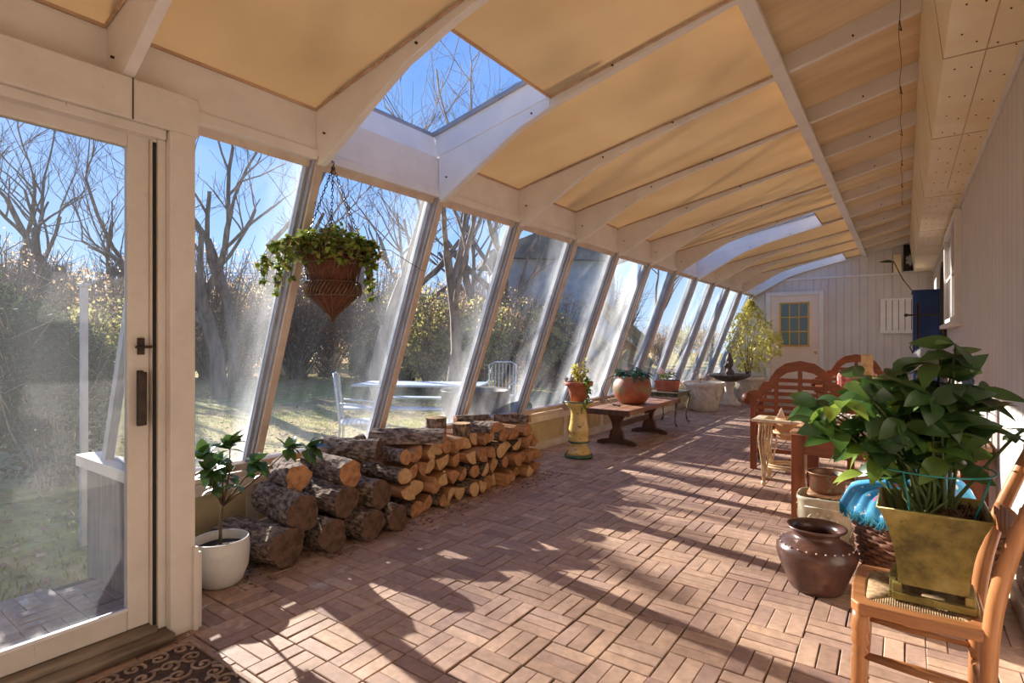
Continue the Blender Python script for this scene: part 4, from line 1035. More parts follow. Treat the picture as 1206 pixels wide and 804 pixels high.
# ---------------- garden pot with copper pot on a board
def sq_lathe(prof, n=40, p=4, sx=1, sy=1):
    def wob(a, z): return (abs(math.cos(a))**p+abs(math.sin(a))**p)**(-1/p)-1
    return MB().lathe(prof, n, wob=wob, sx=sx, sy=sy)
t = thing('relief_garden_pot', 'rounded square cream ceramic garden pot with raised scrolls under the table corner', 'planter', (-.41, 4.02, 0))
CER = m_plain('cream_celadon', (214, 204, 178), (164, 160, 132), 10, .45, bump=.2)
sq_lathe([(.125, 0), (.13, .01), (.135, .04), (.148, .14), (.152, .235), (.158, .25), (.158, .268), (.15, .272), (.14, .262), (.138, .21), (.0005, .20)], 48, 4).build('pot', CER, t)
b = MB()
for face in range(4):
    R_ = Matrix.Rotation(face*PI/2, 4, 'Z')
    def P(u, z): return R_ @ Vector((u, -.146-(z-.14)*.04, z))
    for cx_ in (-.06, .0, .06):
        for s_ in (-1, 1):
            pts = [P(cx_+s_*(.004+.026*f)*math.cos(5.5*f), .14+(.03+.0*f)*math.sin(5.5*f)*(1.2-f*.6)) for f in [i/12 for i in range(13)]]
            b.tube(pts, .005, 5)
    b.tube([P(-.10, .215), P(.10, .215)], .004, 5).tube([P(-.10, .055), P(.10, .055)], .004, 5)
    b.ball(P(0, .14), .014, 6).ball(P(-.03, .18), .009, 5).ball(P(.03, .18), .009, 5).ball(P(.03, .10), .009, 5).ball(P(-.03, .10), .009, 5)
b.build('scroll_relief', m_plain('relief_white', (228, 224, 206), (196, 190, 166), 20, .5), t)
b = MB()
for q in range(60): b.leaf((U(-.11, .11), U(-.11, .11), .205+U(0, .03)), rdir(-.2, .4), (0, 0, 1), .05, .03, .3, .2)
b.build('dry_leaves', m_island('dry_leaf', [(170, 134, 100), (140, 104, 76), (196, 166, 130)], 20, .8), t)
t = tag(sq_lathe([(.09, 0), (.105, .002), (.108, .012), (.0005, .012)], 32, 6).build('wooden_board', TEAKTOP, None, .0, (-.40, 4.01, .2735)), 'small square board lying across the mouth of the relief garden pot', 'board')
t = thing('copper_pot', 'small old copper pot with green patina on the board over the garden pot', 'pot', (-.40, 4.02, .2865))
k = N('aged_copper'); v = k.coord(); n = k.noise(v, 14, 5, .7)
k.color(k.ramp(n, [(.35, lin((150, 96, 70))), (.55, lin((120, 88, 66))), (.68, lin((120, 138, 116)))])); k.set(.45, .6); COP = k.m
MB().lathe([(.085, 0), (.095, .008), (.100, .03), (.103, .10), (.108, .118), (.118, .122), (.118, .13), (.106, .13), (.098, .12), (.095, .03), (.0005, .02)], 36).build('pot', COP, t)
for s_ in (-1, 1): MB().torus((s_*.112, s_*.02, .10), .018, .005, 14, 6, 'X').build('ring_handle', COP, t)

# ---------------- brown urn
k = N('brown_urn_glaze'); v = k.coord(); n = k.noise(v, 9, 6, .65)
k.color(k.ramp(n, [(.3, lin((58, 40, 36))), (.55, lin((92, 62, 52))), (.72, lin((120, 82, 66)))])); k.set(.28, 0, .6); k.bump(n, .15, .006); URN = k.m
t = thing('brown_urn', 'squat dark brown glazed urn with a flared rim standing on the bricks', 'urn', (-.362, 3.145, 0))
MB().lathe([(.10, 0), (.115, .008), (.128, .03), (.150, .09), (.172, .145), (.183, .185), (.180, .212), (.160, .236), (.128, .256), (.108, .268), (.104, .280), (.112, .296), (.136, .310), (.137, .318), (.128, .320), (.104, .302), (.094, .28), (.11, .25), (.15, .20), (.12, .06), (.0005, .03)], 56, wob=lambda a, z: .008*math.sin(2*a+1)+.004*math.sin(5*a)).build('body', URN, t)
b = MB()
for q in range(26):
    a = 2*PI*q/26; b.ball((.168*math.cos(a), .168*math.sin(a), .2325), .0045, 6)
b.build('bead_row', m_plain('pale_beads', (206, 196, 186), rough=.5), t)
b = MB().tube([(.09*math.cos(a), .09*math.sin(a), .262) for a in [2*PI*i/30 for i in range(31)]], .001, 4)

# ---------------- wicker basket with blue fringed cloth
WICK = m_plain('dark_wicker', (150, 106, 78), (96, 62, 44), 40, .7, bump=.3)
t = thing('wicker_basket', 'large brown wicker basket on the floor behind the gold planter', 'basket', (.09, 3.38, 0))
b = MB(); R0, R1, HH = .255, .30, .40
for r_ in range(17):
    z = .012+HH*r_/17; rr = R0+(R1-R0)*r_/17; pts = []
    for i in range(97):
        a = 2*PI*i/96; q = rr+.009*math.sin(24*a+PI*(r_ % 2)); pts.append((q*math.cos(a)*1.02, q*math.sin(a)*.9, z))
    b.tube(pts, .0125, 5, False)
b.build('weave', WICK, t)
b = MB()
for i in range(48):
    a = 2*PI*i/48; b.tube([(R0*math.cos(a)*1.02, R0*math.sin(a)*.9, 0), (R1*math.cos(a)*1.02, R1*math.sin(a)*.9, HH+.02)], .006, 4)
b.build('stake', WICK, t)['kind'] = 'stuff'
MB().torus((0, 0, HH+.02), R1*1.0, .020, 48, 8, 'Z', 1.02, .9).torus((0, 0, HH-.01), R1*1.01, .012, 48, 8, 'Z', 1.02, .9).build('rim', WICK, t)
MB().lathe([(R0, .012), (.0005, .014)], 32, sx=1.02, sy=.9).build('base', WICK, t)
k = N('blue_cloth'); v = k.coord(); n = k.noise(v, 16, 3, .5)
c = k.ramp(k.noise(v, 6), [(.35, lin((38, 132, 184))), (.65, lin((84, 176, 214)))]); c = k.mix(k.ramp(n, [(.62, (0, 0, 0)), (.66, (1, 1, 1))]), c, lin((206, 84, 110)))
c = k.mix(k.ramp(k.noise(v, 30, 2), [(.64, (0, 0, 0)), (.68, (1, 1, 1))]), c, lin((230, 236, 236)))
k.color(c); k.set(.75); CLOTH = k.m
t = thing('fringed_cloth', 'bright blue fringed cloth with pink flowers draped over the wicker basket', 'cloth', (.09, 3.38, .44))
m = MB(); nu, nv = 60, 10; vs = []
def cl(u, v_):     # u: angle around the left/front side, v: from middle of the basket out over the rim and down
    a = math.radians(165+85*u); pl = .022*abs(math.sin(u*22)); s_ = v_
    r = .05+.245*min(1, s_/.62); z = .05+.10*(1-min(1, s_/.62))**1.2
    if s_ > .62: r += .05*(s_-.62)/.38+pl*.4; z -= .10*((s_-.62)/.38)**1.2
    z += pl*min(1, s_*2); return (r*math.cos(a)*1.03, r*math.sin(a)*.92, z)
for i in range(nu+1):
    for j in range(nv+1): vs.append(cl(i/nu, j/nv))
m.add(vs, [(i*(nv+1)+j, i*(nv+1)+j+1, (i+1)*(nv+1)+j+1, (i+1)*(nv+1)+j) for i in range(nu) for j in range(nv)], True)
o = m.build('cloth', CLOTH, t); sd = o.modifiers.new('solid', 'SOLIDIFY'); sd.thickness = .003
m = MB()
for i in range(0, nu*2):
    p = Vector(cl(i/(nu*2), 1)); m.tube([p, p+Vector((U(-.006, .006), U(-.006, .006), -.02)), p+Vector((U(-.012, .012), U(-.012, .012), -.038))], .0028, 4)
m.build('fringe', m_plain('fringe_teal', (70, 168, 190), (48, 130, 156), 10, .8), t)['kind'] = 'stuff'
m = MB(); vs = []
for i in range(25):      # gathered hump of cloth in the basket
    a = 2*PI*i/24
    for j in range(7):
        f = j/6; r = .20*math.sin(PI/2*f)*(1+.10*math.sin(9*a)); vs.append((.0+r*math.cos(a), .05+r*math.sin(a), -.02+.20*math.cos(PI/2*f)+.012*math.sin(11*a)*f))
m.add(vs, [(i*7+j, i*7+j+1, (i+1)*7+j+1, (i+1)*7+j) for i in range(24) for j in range(6)], True); m.build('gathered_fold', CLOTH, t)
t = thing('teal_bottle', 'teal plastic bottle standing in the basket behind the plant cage', 'bottle', (-.10, 3.22, .445))
MB().lathe([(.045, 0), (.05, .01), (.05, .17), (.03, .21), (.018, .225), (.018, .25), (.001, .25)], 20).build('body', m_plain('teal_plastic', (38, 150, 140), (30, 126, 120), 4, .35), t)
MB().lathe([(.021, .245), (.021, .275), (.001, .277)], 14).build('cap', m_plain('teal_cap', (30, 110, 108), rough=.4), t)
t.location = (-.07, 3.30, .63)

# ---------------- chair with rush seat
def turned(mb, p0, p1, prof, n=16):
    p0 = Vector(p0); p1 = Vector(p1); d = (p1-p0); L = d.length; pts = []; rs = []
    for f, r in prof: pts.append(p0+d*f); rs.append(r)
    # keep rings perpendicular
    return mb.tube(pts, rs, n)
t = thing('rush_seat_chair', 'honey oak chair with a woven rush seat carrying the gold planter', 'chair', (.03, 2.16, 0))
zs = .45
out = [(-.165, -.15), (-.172, .0), (-.165, .15), (-.15, .178), (.0, .186), (.15, .175), (.165, .15), (.165, -.15), (.15, -.168), (0, -.182), (-.145, -.178)]
inn = [(x*.76, y*.76) for x, y in out]
m = MB(); n = len(out)
vs = [(x, y, z) for z in (zs-.036, zs) for pl_ in (out, inn) for x, y in pl_]
fs = []
for i in range(n):
    j = (i+1) % n; fs += [(i, j, 2*n+j, 2*n+i), (n+j, n+i, 3*n+i, 3*n+j), (2*n+i, 2*n+j, 3*n+j, 3*n+i), (j, i, n+i, n+j)]
m.add(vs, fs)
m.build('seat_frame', OAKX, t, .006)
k = N('rush_weave'); v = k.coord((1, 1, 1)); n_ = k.noise(v, 60, 4)
k.color(k.ramp(n_, [(.3, lin((120, 92, 62))), (.7, lin((186, 156, 116)))])); k.set(.85); RUSH = k.m
m = MB()
W_, D_ = .128, .140
for q in range(42):        # cords running in four triangular fields
    f = -1+2*(q+.5)/42
    for s_ in (-1, 1):
        m.tube([(f*W_, s_*D_*1.0, zs-.003), (f*W_, s_*D_*abs(f)*1.0, zs-.006+.0)], .0034, 4) if abs(f) < .97 else None
        m.tube([(s_*W_*1.0, f*D_, zs-.004), (s_*W_*abs(f), f*D_, zs-.006)], .0034, 4) if abs(f) < .97 else None
m.prism([(x*.78, y*.78) for x, y in out], zs-.018, zs-.008, 'Z')
m.build('rush_seat', RUSH, t)
PL = [(0, .012), (.04, .016), (.10, .020), (.14, .015), (.16, .021), (.18, .015), (.45, .021), (.62, .023), (.66, .017), (.69, .024), (.72, .017), (.76, .025), (.82, .020), (.86, .027), (.92, .024), (1, .022)]
for s_ in (-1, 1):
    m = MB(); turned(m, (-.150, s_*.140, 0), (-.140, s_*.138, zs-.034), PL); m.build('leg', OAK, t)
SLP = [(.150, 0, 0), (.158, 0, .20), (.165, 0, .42), (.182, 0, .56), (.215, 0, .70), (.262, 0, .84), (.295, 0, .93)]
for s_ in (-1, 1):
    m = MB(); pp = []
    for i in range(len(SLP)-1):
        p0, p1, p2, p3 = [Vector((SLP[max(0, min(len(SLP)-1, i+o))][0], s_*.155, SLP[max(0, min(len(SLP)-1, i+o))][2])) for o in (-1, 0, 1, 2)]
        for w_ in range(5):
            f = w_/5; pp.append(.5*((2*p1)+(p2-p0)*f+(2*p0-5*p1+4*p2-p3)*f*f+(3*p1-p0-3*p2+p3)*f**3))
    pp.append(Vector((SLP[-1][0], s_*.155, SLP[-1][2]))); m.tube(pp, [.016+.006*math.sin(PI*i/(len(pp)-1)) for i in range(len(pp))], 10)
    m.build('back_post', OAK, t)
for z, h_, x_ in ((.70, .085, .212), (.885, .10, .277)):
    m = MB(); pr_ = []
    for i in range(9):
        f = -1+2*i/8; pr_.append((x_+.022*(1-f*f), f*.142))
    for a, b_ in zip(pr_[:-1], pr_[1:]):
        m.prism([(a[0]-.008, a[1]), (a[0]+.008, a[1]), (b_[0]+.008, b_[1]), (b_[0]-.008, b_[1])], z-h_/2, z+h_/2, 'Z')
    m.build('back_rail', OAK, t, .003)
m = MB()
for s_ in (-1, 1):
    for z in (.14, .27): m.tube([(-.148, s_*.14, z+.005), (0, s_*.145, z), (.155, s_*.152, z-.005)], [.009, .013, .009], 8)
m.tube([(-.148, -.14, .20), (-.148, 0, .20), (-.148, .14, .20)], [.009, .014, .009], 8).tube([(.155, -.15, .22), (.155, .15, .22)], .010, 8)
m.build('stretcher', OAKX, t)

# ---------------- gold planter with leafy plant and wire cage
k = N('tarnished_brass'); v = k.coord(); n = k.noise(v, 7, 6, .65); n2 = k.noise(v, 30, 5, .7)
c = k.ramp(n, [(.36, lin((84, 74, 38))), (.5, lin((128, 114, 56))), (.64, lin((160, 144, 84)))]); c = k.mix(k.ramp(n2, [(.64, (0, 0, 0)), (.72, (1, 1, 1))]), c, lin((84, 62, 36)))
k.color(c); k.set(.42, .35); k.bump(n2, .1, .003); BRASS = k.m
PX, PY = .070, 2.175
t = thing('gold_planter', 'flared square tarnished gold metal planter standing on the rush seat chair', 'planter', (PX, PY, .452))
def sqring(hw, z): return [(-hw, -hw, z), (hw, -hw, z), (hw, hw, z), (-hw, hw, z)]
pf = [(.086, .045), (.088, .09), (.094, .14), (.104, .19), (.118, .24), (.136, .285)]
m = MB(); vs = []
for h, z in pf: vs += sqring(h, z)
for h, z in reversed(pf): vs += sqring(h-.004, z+(.0 if z > .05 else .01))
nr = len(pf)*2
m.add(vs, [(i*4+q, i*4+(q+1) % 4, (i+1)*4+(q+1) % 4, (i+1)*4+q) for i in range(nr-1) for q in range(4)]+[(0, 3, 2, 1), tuple((nr-1)*4+q for q in range(4))])
m.build('body', BRASS, t)
m = MB()
for (a, b_) in (((-.137, -.137), (.137, -.137)), ((.137, -.137), (.137, .137)), ((.137, .137), (-.137, .137)), ((-.137, .137), (-.137, -.137))): m.tube([(*a, .285), (*b_, .285)], .004, 6)
m.build('rolled_rim', BRASS, t)
m = MB()
for (a, b_) in (((-.1, -.1), (.1, -.1)), ((.1, -.1), (.1, .1)), ((.1, .1), (-.1, .1)), ((-.1, .1), (-.1, -.1))): m.bar((*a, .012), (*b_, .012), .018, .022)
for sx_ in (-1, 1):
    for sy_ in (-1, 1): m.box(sx_*.088-.012, sx_*.088+.012, sy_*.088-.012, sy_*.088+.012, .022, .048)
m.build('plinth', BRASS, t, .002)
NEST = m_plain('coir_moss', (124, 92, 66), (70, 50, 36), 50, .95, bump=1)
m = MB().box(-.094, .094, -.094, .094, .19, .225)
for q in range(160):
    a0 = U(0, 6.3); R_ = U(.03, .085); pts = []
    for i in range(7):
        a = a0+i*.32; pts.append((.04+R_*math.cos(a), .02+R_*.9*math.sin(a), .245+U(-.02, .045)*(1 if R_ > .04 else .4)))
    m.tube(pts, .0022, 4)
m.build('moss_nest', NEST, t)
t = thing('leafy_shrub', 'bushy dark green glossy-leaved shrub growing out of the gold planter', 'potted plant', (PX, PY, .66))
st = MB(); lf = MB(); ll = MB(); yl = MB()
camdir = Vector((-.5824, .8129, 0)); rt = Vector((.8129, .5824, 0))
# (sideways, away, height) of the shoot tips above the soil
tipl = [(-.28, .25, .50), (-.18, .10, .56), (-.22, .20, .38), (-.12, .25, .60), (-.05, .10, .58), (.0, .30, .62), (.06, .12, .66), (.10, .05, .74), (.05, .2, .50), (.13, .15, .60), (.16, .1, .48), (-.10, -.02, .44),
        (.02, -.02, .46), (.10, -.04, .42), (.16, .02, .55), (-.17, .0, .34), (.04, .04, .36), (-.02, .16, .46), (.12, .2, .68), (-.30, .18, .42), (-.15, .06, .47), (.0, 0, .54), (-.25, .35, .48), (.15, .10, .38), (.08, .04, .56)]
for (a, b_, h) in tipl:
    h = h*.80-.01; q = rt*a+camdir*b_*.6; base = Vector((U(-.05, .05), U(-.05, .05), 0)); tip = Vector((q.x, q.y, h))
    m1_ = base.lerp(tip, .35)+Vector((0, 0, .05)); m2_ = base.lerp(tip, .7)+Vector((0, 0, .05))
    st.tube([base, m1_, m2_, tip], [.006, .005, .004, .0025], 6)
    for f in (.5, .66, .8, .92, 1):
        p = base.lerp(tip, f)+Vector((0, 0, .05*math.sin(PI*f)))
        for w_ in range(2 if f < .9 else 3):
            d = ((tip-base).normalized()*.25+rdir(-.75, .35)).normalized()
            nn = Vector((.35, -.55, .8))+rdir()*.55
            lf.leaf(p, d, nn, U(.085, .13), U(.050, .072), U(.1, .4), .16, 6)
            if rnd.random() < .05: ll.leaf(p+d*.01, (d+rdir()*.4), nn, U(.07, .10), U(.04, .055), .4, .16, 6)
for q in range(5):
    p = rt*U(-.3, .1)+camdir*.1; ll.leaf((p.x, p.y, U(.2, .5)), rdir(-.8, 0), (0, 0, 1), .08, .04, .4, .2, 5)
for (a, h) in ((-.20, .17), (-.16, .22), (-.19, .25), (-.26, .40), (-.30, .38)): 
    for w_ in range(3): p = rt*a+camdir*.02; ll.leaf((p.x, p.y, h), rdir(-.7, .3), Vector((0, 0, 1))+rdir()*.3, .09, .05, .4, .2, 5)
# long side shoot towards the wall
pts = [Vector((.04, .0, 0)), Vector((.07, .05, .10)), Vector((.14, .09, .20)), Vector((.21, .14, .29)), Vector((.262, .18, .335)), Vector((.30, .21, .37))]
st.tube(pts, [.006, .006, .005, .0045, .004, .003], 6)
for p in (pts[3], (pts[3]+pts[4])/2):
    for w_ in range(6): lf.leaf(p, rdir(-.3, .5), Vector((0, 0, 1))+rdir()*.3, U(.045, .065), U(.026, .034), .3, .2, 5)
for q in range(16):      # thick lower stems fanning left inside the cage
    a = U(-.10, .04); st.tube([(U(-.06, .04), U(-.06, .04), 0), Vector((U(-.05, .03), U(-.05, .03), .10))+rt*a*.6, Vector((0, 0, .24))+rt*a*1.3+camdir*U(0, .1)], [.005, .0045, .003], 5)
st.build('stem', STEM, t); lf.build('foliage', LEAF_DARK, t); ll.build('young_foliage', LEAF_LIGHT, t, label='paler yellow-green young leaves')
t = thing('plant_cage', 'teal wire support cage ringing the stems of the leafy shrub', 'plant support', (PX, PY, .68))
TEAL = m_plain('teal_wire', (52, 142, 132), (36, 112, 106), 10, .45)
MB().torus((0, 0, .175), .155, .0028, 40, 6).build('ring', TEAL, t)
for q in range(4):
    a = PI/4+q*PI/2+.3; m = MB().tube([(.10*math.cos(a), .10*math.sin(a), 0), (.13*math.cos(a), .13*math.sin(a), .09), (.155*math.cos(a), .155*math.sin(a), .178)], .003, 5); m.build('wire_leg', TEAL, t)

# ================================================================== OUTSIDE
k = N('lawn'); v = k.coord(); n = k.noise(v, .7, 6, .65); n2 = k.noise(v, 6, 5, .7)
c = k.ramp(n, [(.32, lin((136, 114, 84))), (.45, lin((172, 150, 100))), (.58, lin((150, 148, 76))), (.72, lin((190, 172, 122)))])
c = k.mix(1.0, c, k.ramp(n2, [(.3, (.6,)*3), (.7, (1.2,)*3)]), 'MULTIPLY'); k.color(c); k.set(.95, 0, .1); k.bump(n2, .6, .05); LAWN = k.m
m = MB(); vs = []; NX, NY = 60, 60
def gz(x, y): return -.13+.05*math.sin(x*.5)*math.cos(y*.37)+max(0, (-x-12))*.02
for i in range(NX+1):
    for j in range(NY+1):
        x = -3.55-(i/NX)**2*70; y = -14+(j/NY)*75
        vs.append((x, y, gz(x, y) if i else -.13))
m.add(vs, [(i*(NY+1)+j, i*(NY+1)+j+1, (i+1)*(NY+1)+j+1, (i+1)*(NY+1)+j) for i in range(NX) for j in range(NY)], True)
struct('ground', m, LAWN)
struct('ground_near_door', MB().box(-3.56, -2.71, -6, 1.06, -.2, -.13), LAWN)
DL = m_island('fallen_leaf', [(176, 140, 108), (142, 104, 78), (200, 172, 140), (120, 88, 68), (188, 150, 110)], 20, .85)
m = MB()
for q in range(15000):
    x = -3.7-abs(rnd.gauss(0, 1))*7; y = U(-2, 22)
    if math.sin(x*1.1+y*.7)+math.sin(y*1.3-x*.4)+U(-1, 1.6) < .2: continue
    s = U(.04, .08); m.quad((x, y, gz(x, y)+.012), (math.cos(q), math.sin(q), U(-.1, .4)), (U(-.5, .5), U(-.5, .5), 1), s, s*.7)
tag(m.build('leaf_litter', DL), 'dry fallen leaves strewn over the lawn outside the windows', 'leaves', kind='stuff')
m = MB()
for q in range(26000):
    x = -3.6-U(0, 1)**2*12; y = U(-2, 16); h = U(.02, .055)
    if math.sin(x*.9-y*.6)+U(-.8, .8) < -.1: continue
    m.quad((x, y, gz(x, y)-.01), (U(-.5, .5), U(-.5, .5), 1), (1, 0, 0), h*1.5, .012)
tag(m.build('grass', m_island('grass_blade', [(140, 142, 66), (168, 160, 88), (112, 120, 56), (186, 172, 116)], 20, .8, 0, trans=.3)), 'short patchy yellow-green grass on the lawn', 'grass', kind='stuff')

TBARK = m_plain('tree_bark', (150, 132, 116), (100, 86, 76), 9, .95, stretch=(1, 1, .2), bump=.6, bd=.03)
def grow(mb, tips, p, d, L, r, dep, maxd, spread=.55):
    ns = 5; pts = [p]; q = d
    for i in range(ns):
        q = (q+rdir()*.17+Vector((0, 0, .05))).normalized(); pts.append(pts[-1]+q*L/ns)
    mb.tube(pts, [max(.005, r*(1-.42*i/ns)) for i in range(ns+1)], 7 if dep < 2 else (4 if dep < 4 else 3), False)
    if dep >= maxd: tips.append(pts[-1]); return
    for b_ in range(rnd.choice([2, 3, 3] if dep else [3, 4])):
        i = rnd.randint(2, ns) if dep else rnd.randint(3, ns)
        e = (q+rdir(-.25, .7)*spread*1.6).normalized(); grow(mb, tips, pts[i], e, L*U(.58, .8), r*.58*(1-.3*(i/ns)), dep+1, maxd, spread)
protos = []
for s_ in range(4):
    rnd.seed(40+s_); mb = MB(); tips = []
    grow(mb, tips, Vector((0, 0, -.2)), Vector((U(-.1, .1), U(-.1, .1), 1)), [3.2, 4.2, 3.6, 2.6][s_], [.20, .17, .15, .16][s_], 0, 5, .6)
    me = mb.mesh('bare_tree', TBARK); protos.append(me)
rnd.seed(11)
def ray_xy(u, d):     # a spot at a given distance straight ahead, in the column of the view that the photo shows it in
    r = (u-603)/644.5; return ((-.5824+.8129*r)*d, (.8129+.5824*r)*d)
panes = lambda u: 'sliding door' if u < 150 else ('first' if u < 360 else 'second' if u < 500 else 'third' if u < 600 else 'fourth' if u < 668 else 'fifth or a later')
TREES = [(60, 15, 0, 1.15, .4, 'tall bare tree with wide boughs seen high through the sliding door'),
 (20, 24, 1, 1.3, 2.0, 'distant bare tree at the left edge of the sliding door view'),
 (130, 19, 2, 1.2, 1.2, 'bare tree behind the shrubs near the sliding door stile'),
 (200, 30, 3, 1.6, 1.2, 'far bare tree hidden partly by the door post'),
 (262, 13, 0, 1.0, 1.9, 'bare tree with crooked boughs just right of the door post'),
 (275, 17, 1, 1.1, .7, 'straight-trunked bare tree in the first slanted window'),
 (318, 21, 2, 1.5, 2.6, 'bare tree close against the first mullion on its left'),
 (440, 15, 3, 1.35, 3.1, 'forked bare tree to the right of the hanging basket'),
 (465, 22, 0, 1.3, 5.2, 'bare tree at the top right of the second slanted window'),
 (528, 12, 1, .85, 1.1, 'thick dark trunk in the middle of the third slanted window'),
 (560, 18, 2, 1.3, 3.9, 'leaning bare tree near the right side of the third window'),
 (625, 17, 3, 1.5, .2, 'bare tree in the fourth slanted window'),
 (760, 34, 1, 1.1, 2.2, 'farthest bare tree toward the end of the sunroom')]
for (u, d, pi_, sc, rz, lab) in TREES:
    x, y = ray_xy(u, d); o = bpy.data.objects.new('bare_tree', protos[pi_]); COL.objects.link(o); o.location = (x, y, gz(x, y)); o.scale = (sc,)*3; o.rotation_euler = (0, 0, rz)
    tag(o, lab, 'tree', 'bare winter trees beyond the lawn')
# shrubs and thicket
def shrub_proto(name, cols, nl, size, leaf, H, twigs=50, round_=1.0):
    mb = MB(); tw_ = MB()
    lob = [(U(0, 1)*size*.55, U(0, 6.3), U(.25, .95)*H, U(.35, .65)*size) for _ in range(9)]
    lob = [(Vector((math.cos(a)*abs(r0)*.8, math.sin(a)*abs(r0)*.8, z)), R_) for r0, a, z, R_ in lob]
    for q in range(nl):
        c, R_ = rnd.choice(lob); d = rdir(); rr = R_*U(.45, 1)**.5; p = c+Vector((d.x*rr, d.y*rr, d.z*rr*.85))
        if p.z < 0: p.z = U(0, .4)
        mb.quad(p, rdir(), rdir(), leaf*U(.7, 1.5), leaf*U(.5, .9))
    for q in range(twigs):
        a = U(0, 6.3); top = Vector((math.cos(a)*U(0, size), math.sin(a)*U(0, size), H*U(.6, 1.15)))
        tw_.tube([(U(-.2, .2), U(-.2, .2), 0), top*.5+rdir()*.15, top], [.022, .013, .005], 3, False)
        for w_ in range(4): b0 = top*U(.4, .9); tw_.tube([b0, b0+rdir(-.1, 1)*U(.3, .8)], [.008, .003], 3, False)
    m1 = mb.mesh('foliage', m_island(name, cols, 3, .8, 0, amt=.15, trans=.6 if 'evergreen' not in name else .35)); m2 = tw_.mesh('twigs', TBARK); return m1, m2
SH = [shrub_proto('brown_thicket_leaf', [(232, 190, 146), (206, 160, 118), (242, 212, 168), (220, 192, 128), (190, 148, 110)], 2300, 1.5, .075, 2.3, 90),
      shrub_proto('olive_thicket_leaf', [(196, 190, 110), (166, 166, 92), (218, 204, 136), (190, 160, 100)], 2700, 1.5, .085, 2.4, 60),
      shrub_proto('evergreen_leaf', [(52, 66, 44), (38, 52, 38), (70, 86, 54), (44, 54, 44)], 7000, 1.2, .075, 2.2, 30),
      shrub_proto('grey_twig_leaf', [(226, 194, 164), (200, 168, 142), (236, 210, 172), (230, 186, 136)], 1500, 1.6, .055, 2.8, 170)]
KN = ['brown-leaved thicket shrub', 'olive-green shrub', 'dark evergreen shrub', 'grey twiggy shrub']
SHR = []
for (u, d, kd, sc) in [(62, 5.2, 2, .80), (-60, 7, 2, 1.2), (20, 8.0, 2, .95), (125, 9.5, 1, .85), (80, 14, 0, 1.7), (10, 15, 3, 1.9), (150, 17, 3, 1.8), (215, 19, 0, 2.0), (250, 18, 3, 2.1), (285, 19.5, 0, 1.9), (318, 21, 1, 2.1), (350, 18.5, 3, 2.0),
                       (385, 20, 0, 2.1), (425, 17, 2, .8), (440, 19, 3, 2.1), (478, 18, 1, 1.8), (508, 15, 1, 1.5), (535, 16, 0, 1.7), (566, 14.5, 1, 1.4), (596, 15.5, 0, 1.6), (628, 16.5, 1, 1.5), (655, 18, 0, 1.6), (685, 22, 1, 1.2), (715, 25, 0, 1.2), (745, 28, 1, 1.2), (775, 31, 0, 1.3), (805, 34, 1, 1.4), (830, 38, 0, 1.5)]:
    SHR.append((u, d, kd, sc*(.70 if d > 13 else 1), 0))
for q in range(22):
    u = -40+q*36; SHR.append((u+U(-10, 10), U(26, 32), rnd.choice([0, 3, 0, 3, 1, 2]), U(1.5, 1.8), 1))
cnt = {}
for (u, d, kd, sc, far) in SHR:
    x, y = ray_xy(u, d); 
    if x > -5.0: x = -5.0-U(0, 1.5)
    o = bpy.data.objects.new('thicket_shrub' if kd != 2 else 'evergreen_shrub', None); COL.objects.link(o); o.location = (x, y, gz(x, y)); o.scale = (sc,)*3; o.rotation_euler = (0, 0, U(0, 6))
    for me, nm in zip(SH[kd], ('foliage', 'twigs')): c_ = bpy.data.objects.new(nm, me); COL.objects.link(c_); c_.parent = o
    key = (kd, far); cnt[key] = cnt.get(key, 0)+1
    tag(o, '%s %s, %s of these from the left' % (KN[kd], 'far behind the lawn' if far else 'along the lawn edge', ORD[cnt[key]-1]), 'shrub', 'shrubs of the thicket outside')

t = thing('porch_post', 'slim white painted post outside seen through the sliding door', 'post', (-4.5, 1.32, -.13))
MB().box(-.02, .02, -.02, .02, 0, 1.75).build('shaft', METAL_MULL, t, .005); MB().box(-.028, .028, -.028, .028, 1.75, 1.77).build('cap', METAL_MULL, t, .005)

# patio things seen through the dusty panes
PM = m_plain('white_patio_metal', (196, 206, 212), (170, 182, 190), 8, .5, .2)
def patio_chair(label, loc, rz):
    t = thing('patio_chair', label, 'chair', loc, rz, None)
    MB().tube([(-.24, .22, 0), (-.24, .20, .42), (-.25, .26, .95), (-.15, .28, 1.0), (.15, .28, 1.0), (.25, .26, .95), (.24, .20, .42), (.24, .22, 0)], .013, 6).build('back_frame', PM, t)
    MB().tube([(-.24, -.24, 0), (-.24, -.22, .62), (-.25, .2, .66)], .013, 6).build('arm', PM, t); MB().tube([(.24, -.24, 0), (.24, -.22, .62), (.25, .2, .66)], .013, 6).build('arm', PM, t)
    m = MB()
    for q in range(9): m.box(-.23, .23, -.22+.05*q, -.18+.05*q, .41, .425)
    m.build('seat', PM, t); m = MB()
    for q in range(7): m.bar((-.2+.066*q, .22, .45), (-.2+.066*q, .275, .97), .02, .006, (0, 1, 0))
    m.build('backrest', m_plain('sling_grey', (150, 156, 160), rough=.7), t); return t
x, y = ray_xy(423, 6.6); patio_chair('pale metal patio chair outside, right of the basket tip', (x, y, gz(x, y)), 2.4)
x, y = ray_xy(588, 9.6); patio_chair('pale metal patio chair outside in the fourth slanted window', (x, y, gz(x, y)), .4)
x, y = ray_xy(497, 8.2)
t = thing('patio_table', 'long pale patio table with benches outside in the third slanted window', 'table', (x, y, gz(x, y)), .5)
m = MB()
for q in range(5): m.box(-.95, .95, -.38+.155*q, -.235+.155*q, .72, .75)
m.build('tabletop', PM, t, .004)
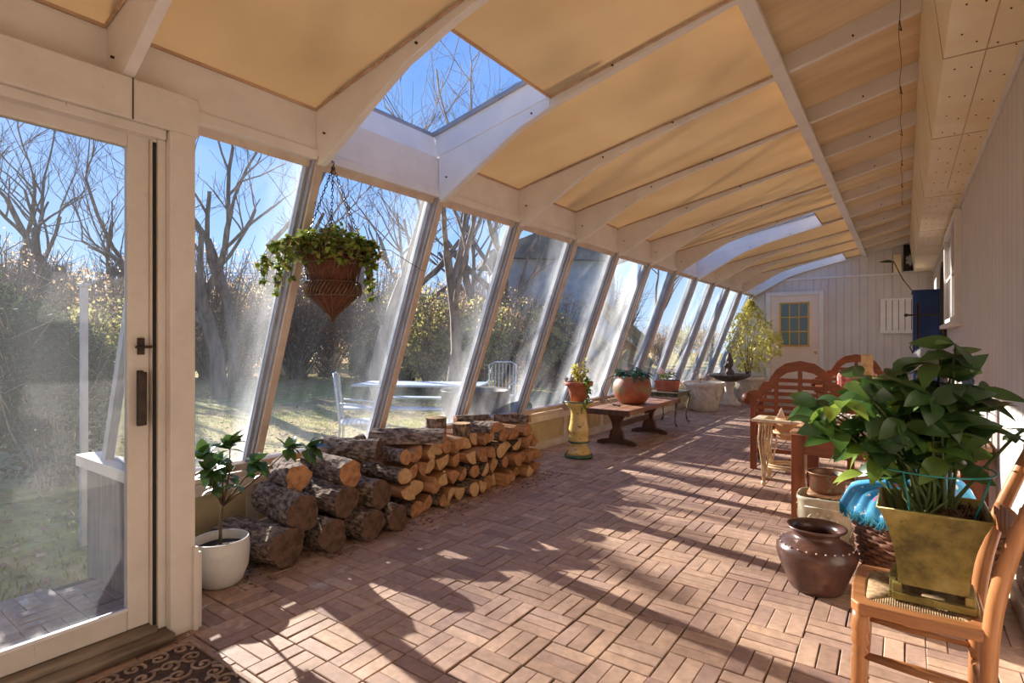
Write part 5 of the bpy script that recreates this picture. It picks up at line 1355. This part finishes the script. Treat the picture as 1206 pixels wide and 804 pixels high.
for s_ in (-1, 1):
    MB().bar((s_*.7, -.35, 0), (s_*.7, .2, .72), .05, .08, (1, 0, 0)).bar((s_*.7, .35, 0), (s_*.7, -.2, .72), .05, .08, (1, 0, 0)).bar((s_*.7, -.75, .40), (s_*.7, .75, .40), .05, .08).build('leg', PM, t)
    MB().box(-.95, .95, s_*.72-.13, s_*.72+.13, .44, .47).build('bench_seat', PM, t, .004)
x, y = ray_xy(560, 6.3)
t = thing('garden_barrel', 'round dark metal fire bowl outside low in the third and fourth windows', 'fire pit', (x, y, gz(x, y)))
MB().lathe([(.16, .30), (.30, .42), (.38, .60), (.40, .80), (.41, .82), (.37, .80), (.30, .5), (.0005, .4)], 28).build('bowl', DSTONE, t)
for q in range(3): a = q*2.09; MB().tube([(.34*math.cos(a), .34*math.sin(a), 0), (.2*math.cos(a), .2*math.sin(a), .40)], .016, 6).build('leg', DARK_METAL, t)
# stacked timber beyond the fifth to seventh windows
TIM = m_wood('sawn_timber', (206, 170, 118), (170, 130, 84), 'X', 6, .8)
ti = 0
for (u, d, z, L, s, rz, ry) in [(705, 10.6, 2.0, 1.0, .26, .3, .75), (716, 10.8, 1.70, .9, .26, .5, .7), (700, 10.5, 1.35, 1.0, .24, .2, .8), (712, 10.7, 1.0, 1.1, .26, .6, .7), (706, 10.4, .60, 1.1, .25, .1, .75), (716, 10.6, .3, 1.2, .26, .4, .6), (742, 12.0, 1.5, .9, .26, .4, .75), (748, 12.2, 1.0, .9, .24, .2, .7), (756, 12.0, .55, 1.0, .25, .5, .65), (735, 11.6, .35, 1.2, .25, .2, .2)]:
    d *= 1.8; L *= 1.8; s *= 1.8; z = max(.25, 1.25+(z-1.25)*1.8)
    x, y = ray_xy(u, d); o = MB().box(-L/2, L/2, -s/2, s/2, -s/2, s/2).build('timber_beam', TIM, None, .01, (x, y, z)); o.rotation_euler = (0, ry, rz)
    tag(o, 'sawn tan timber beam in the outdoor stack, %s from its top left end' % ORD[ti], 'timber', 'timber stack outside'); ti += 1
# fence-like grey shed seen faintly far away
x, y = ray_xy(645, 20)
t = thing('garden_shed', 'grey garden shed roof showing behind trees high in the fourth window', 'shed', (x, y, 0), .8)
MB().box(-2, 2, -1.5, 1.5, -.2, 4.0).build('wall', m_plain('shed_grey', (170, 172, 172), (150, 152, 152), 4, .8), t)
MB().prism([(-2.4, 4.0), (2.4, 4.0), (2.4, 4.2), (0, 5.2), (-2.4, 4.2)], -1.8, 1.8).build('roof', m_plain('shed_roof', (110, 108, 106), (90, 88, 86), 4, .9), t)
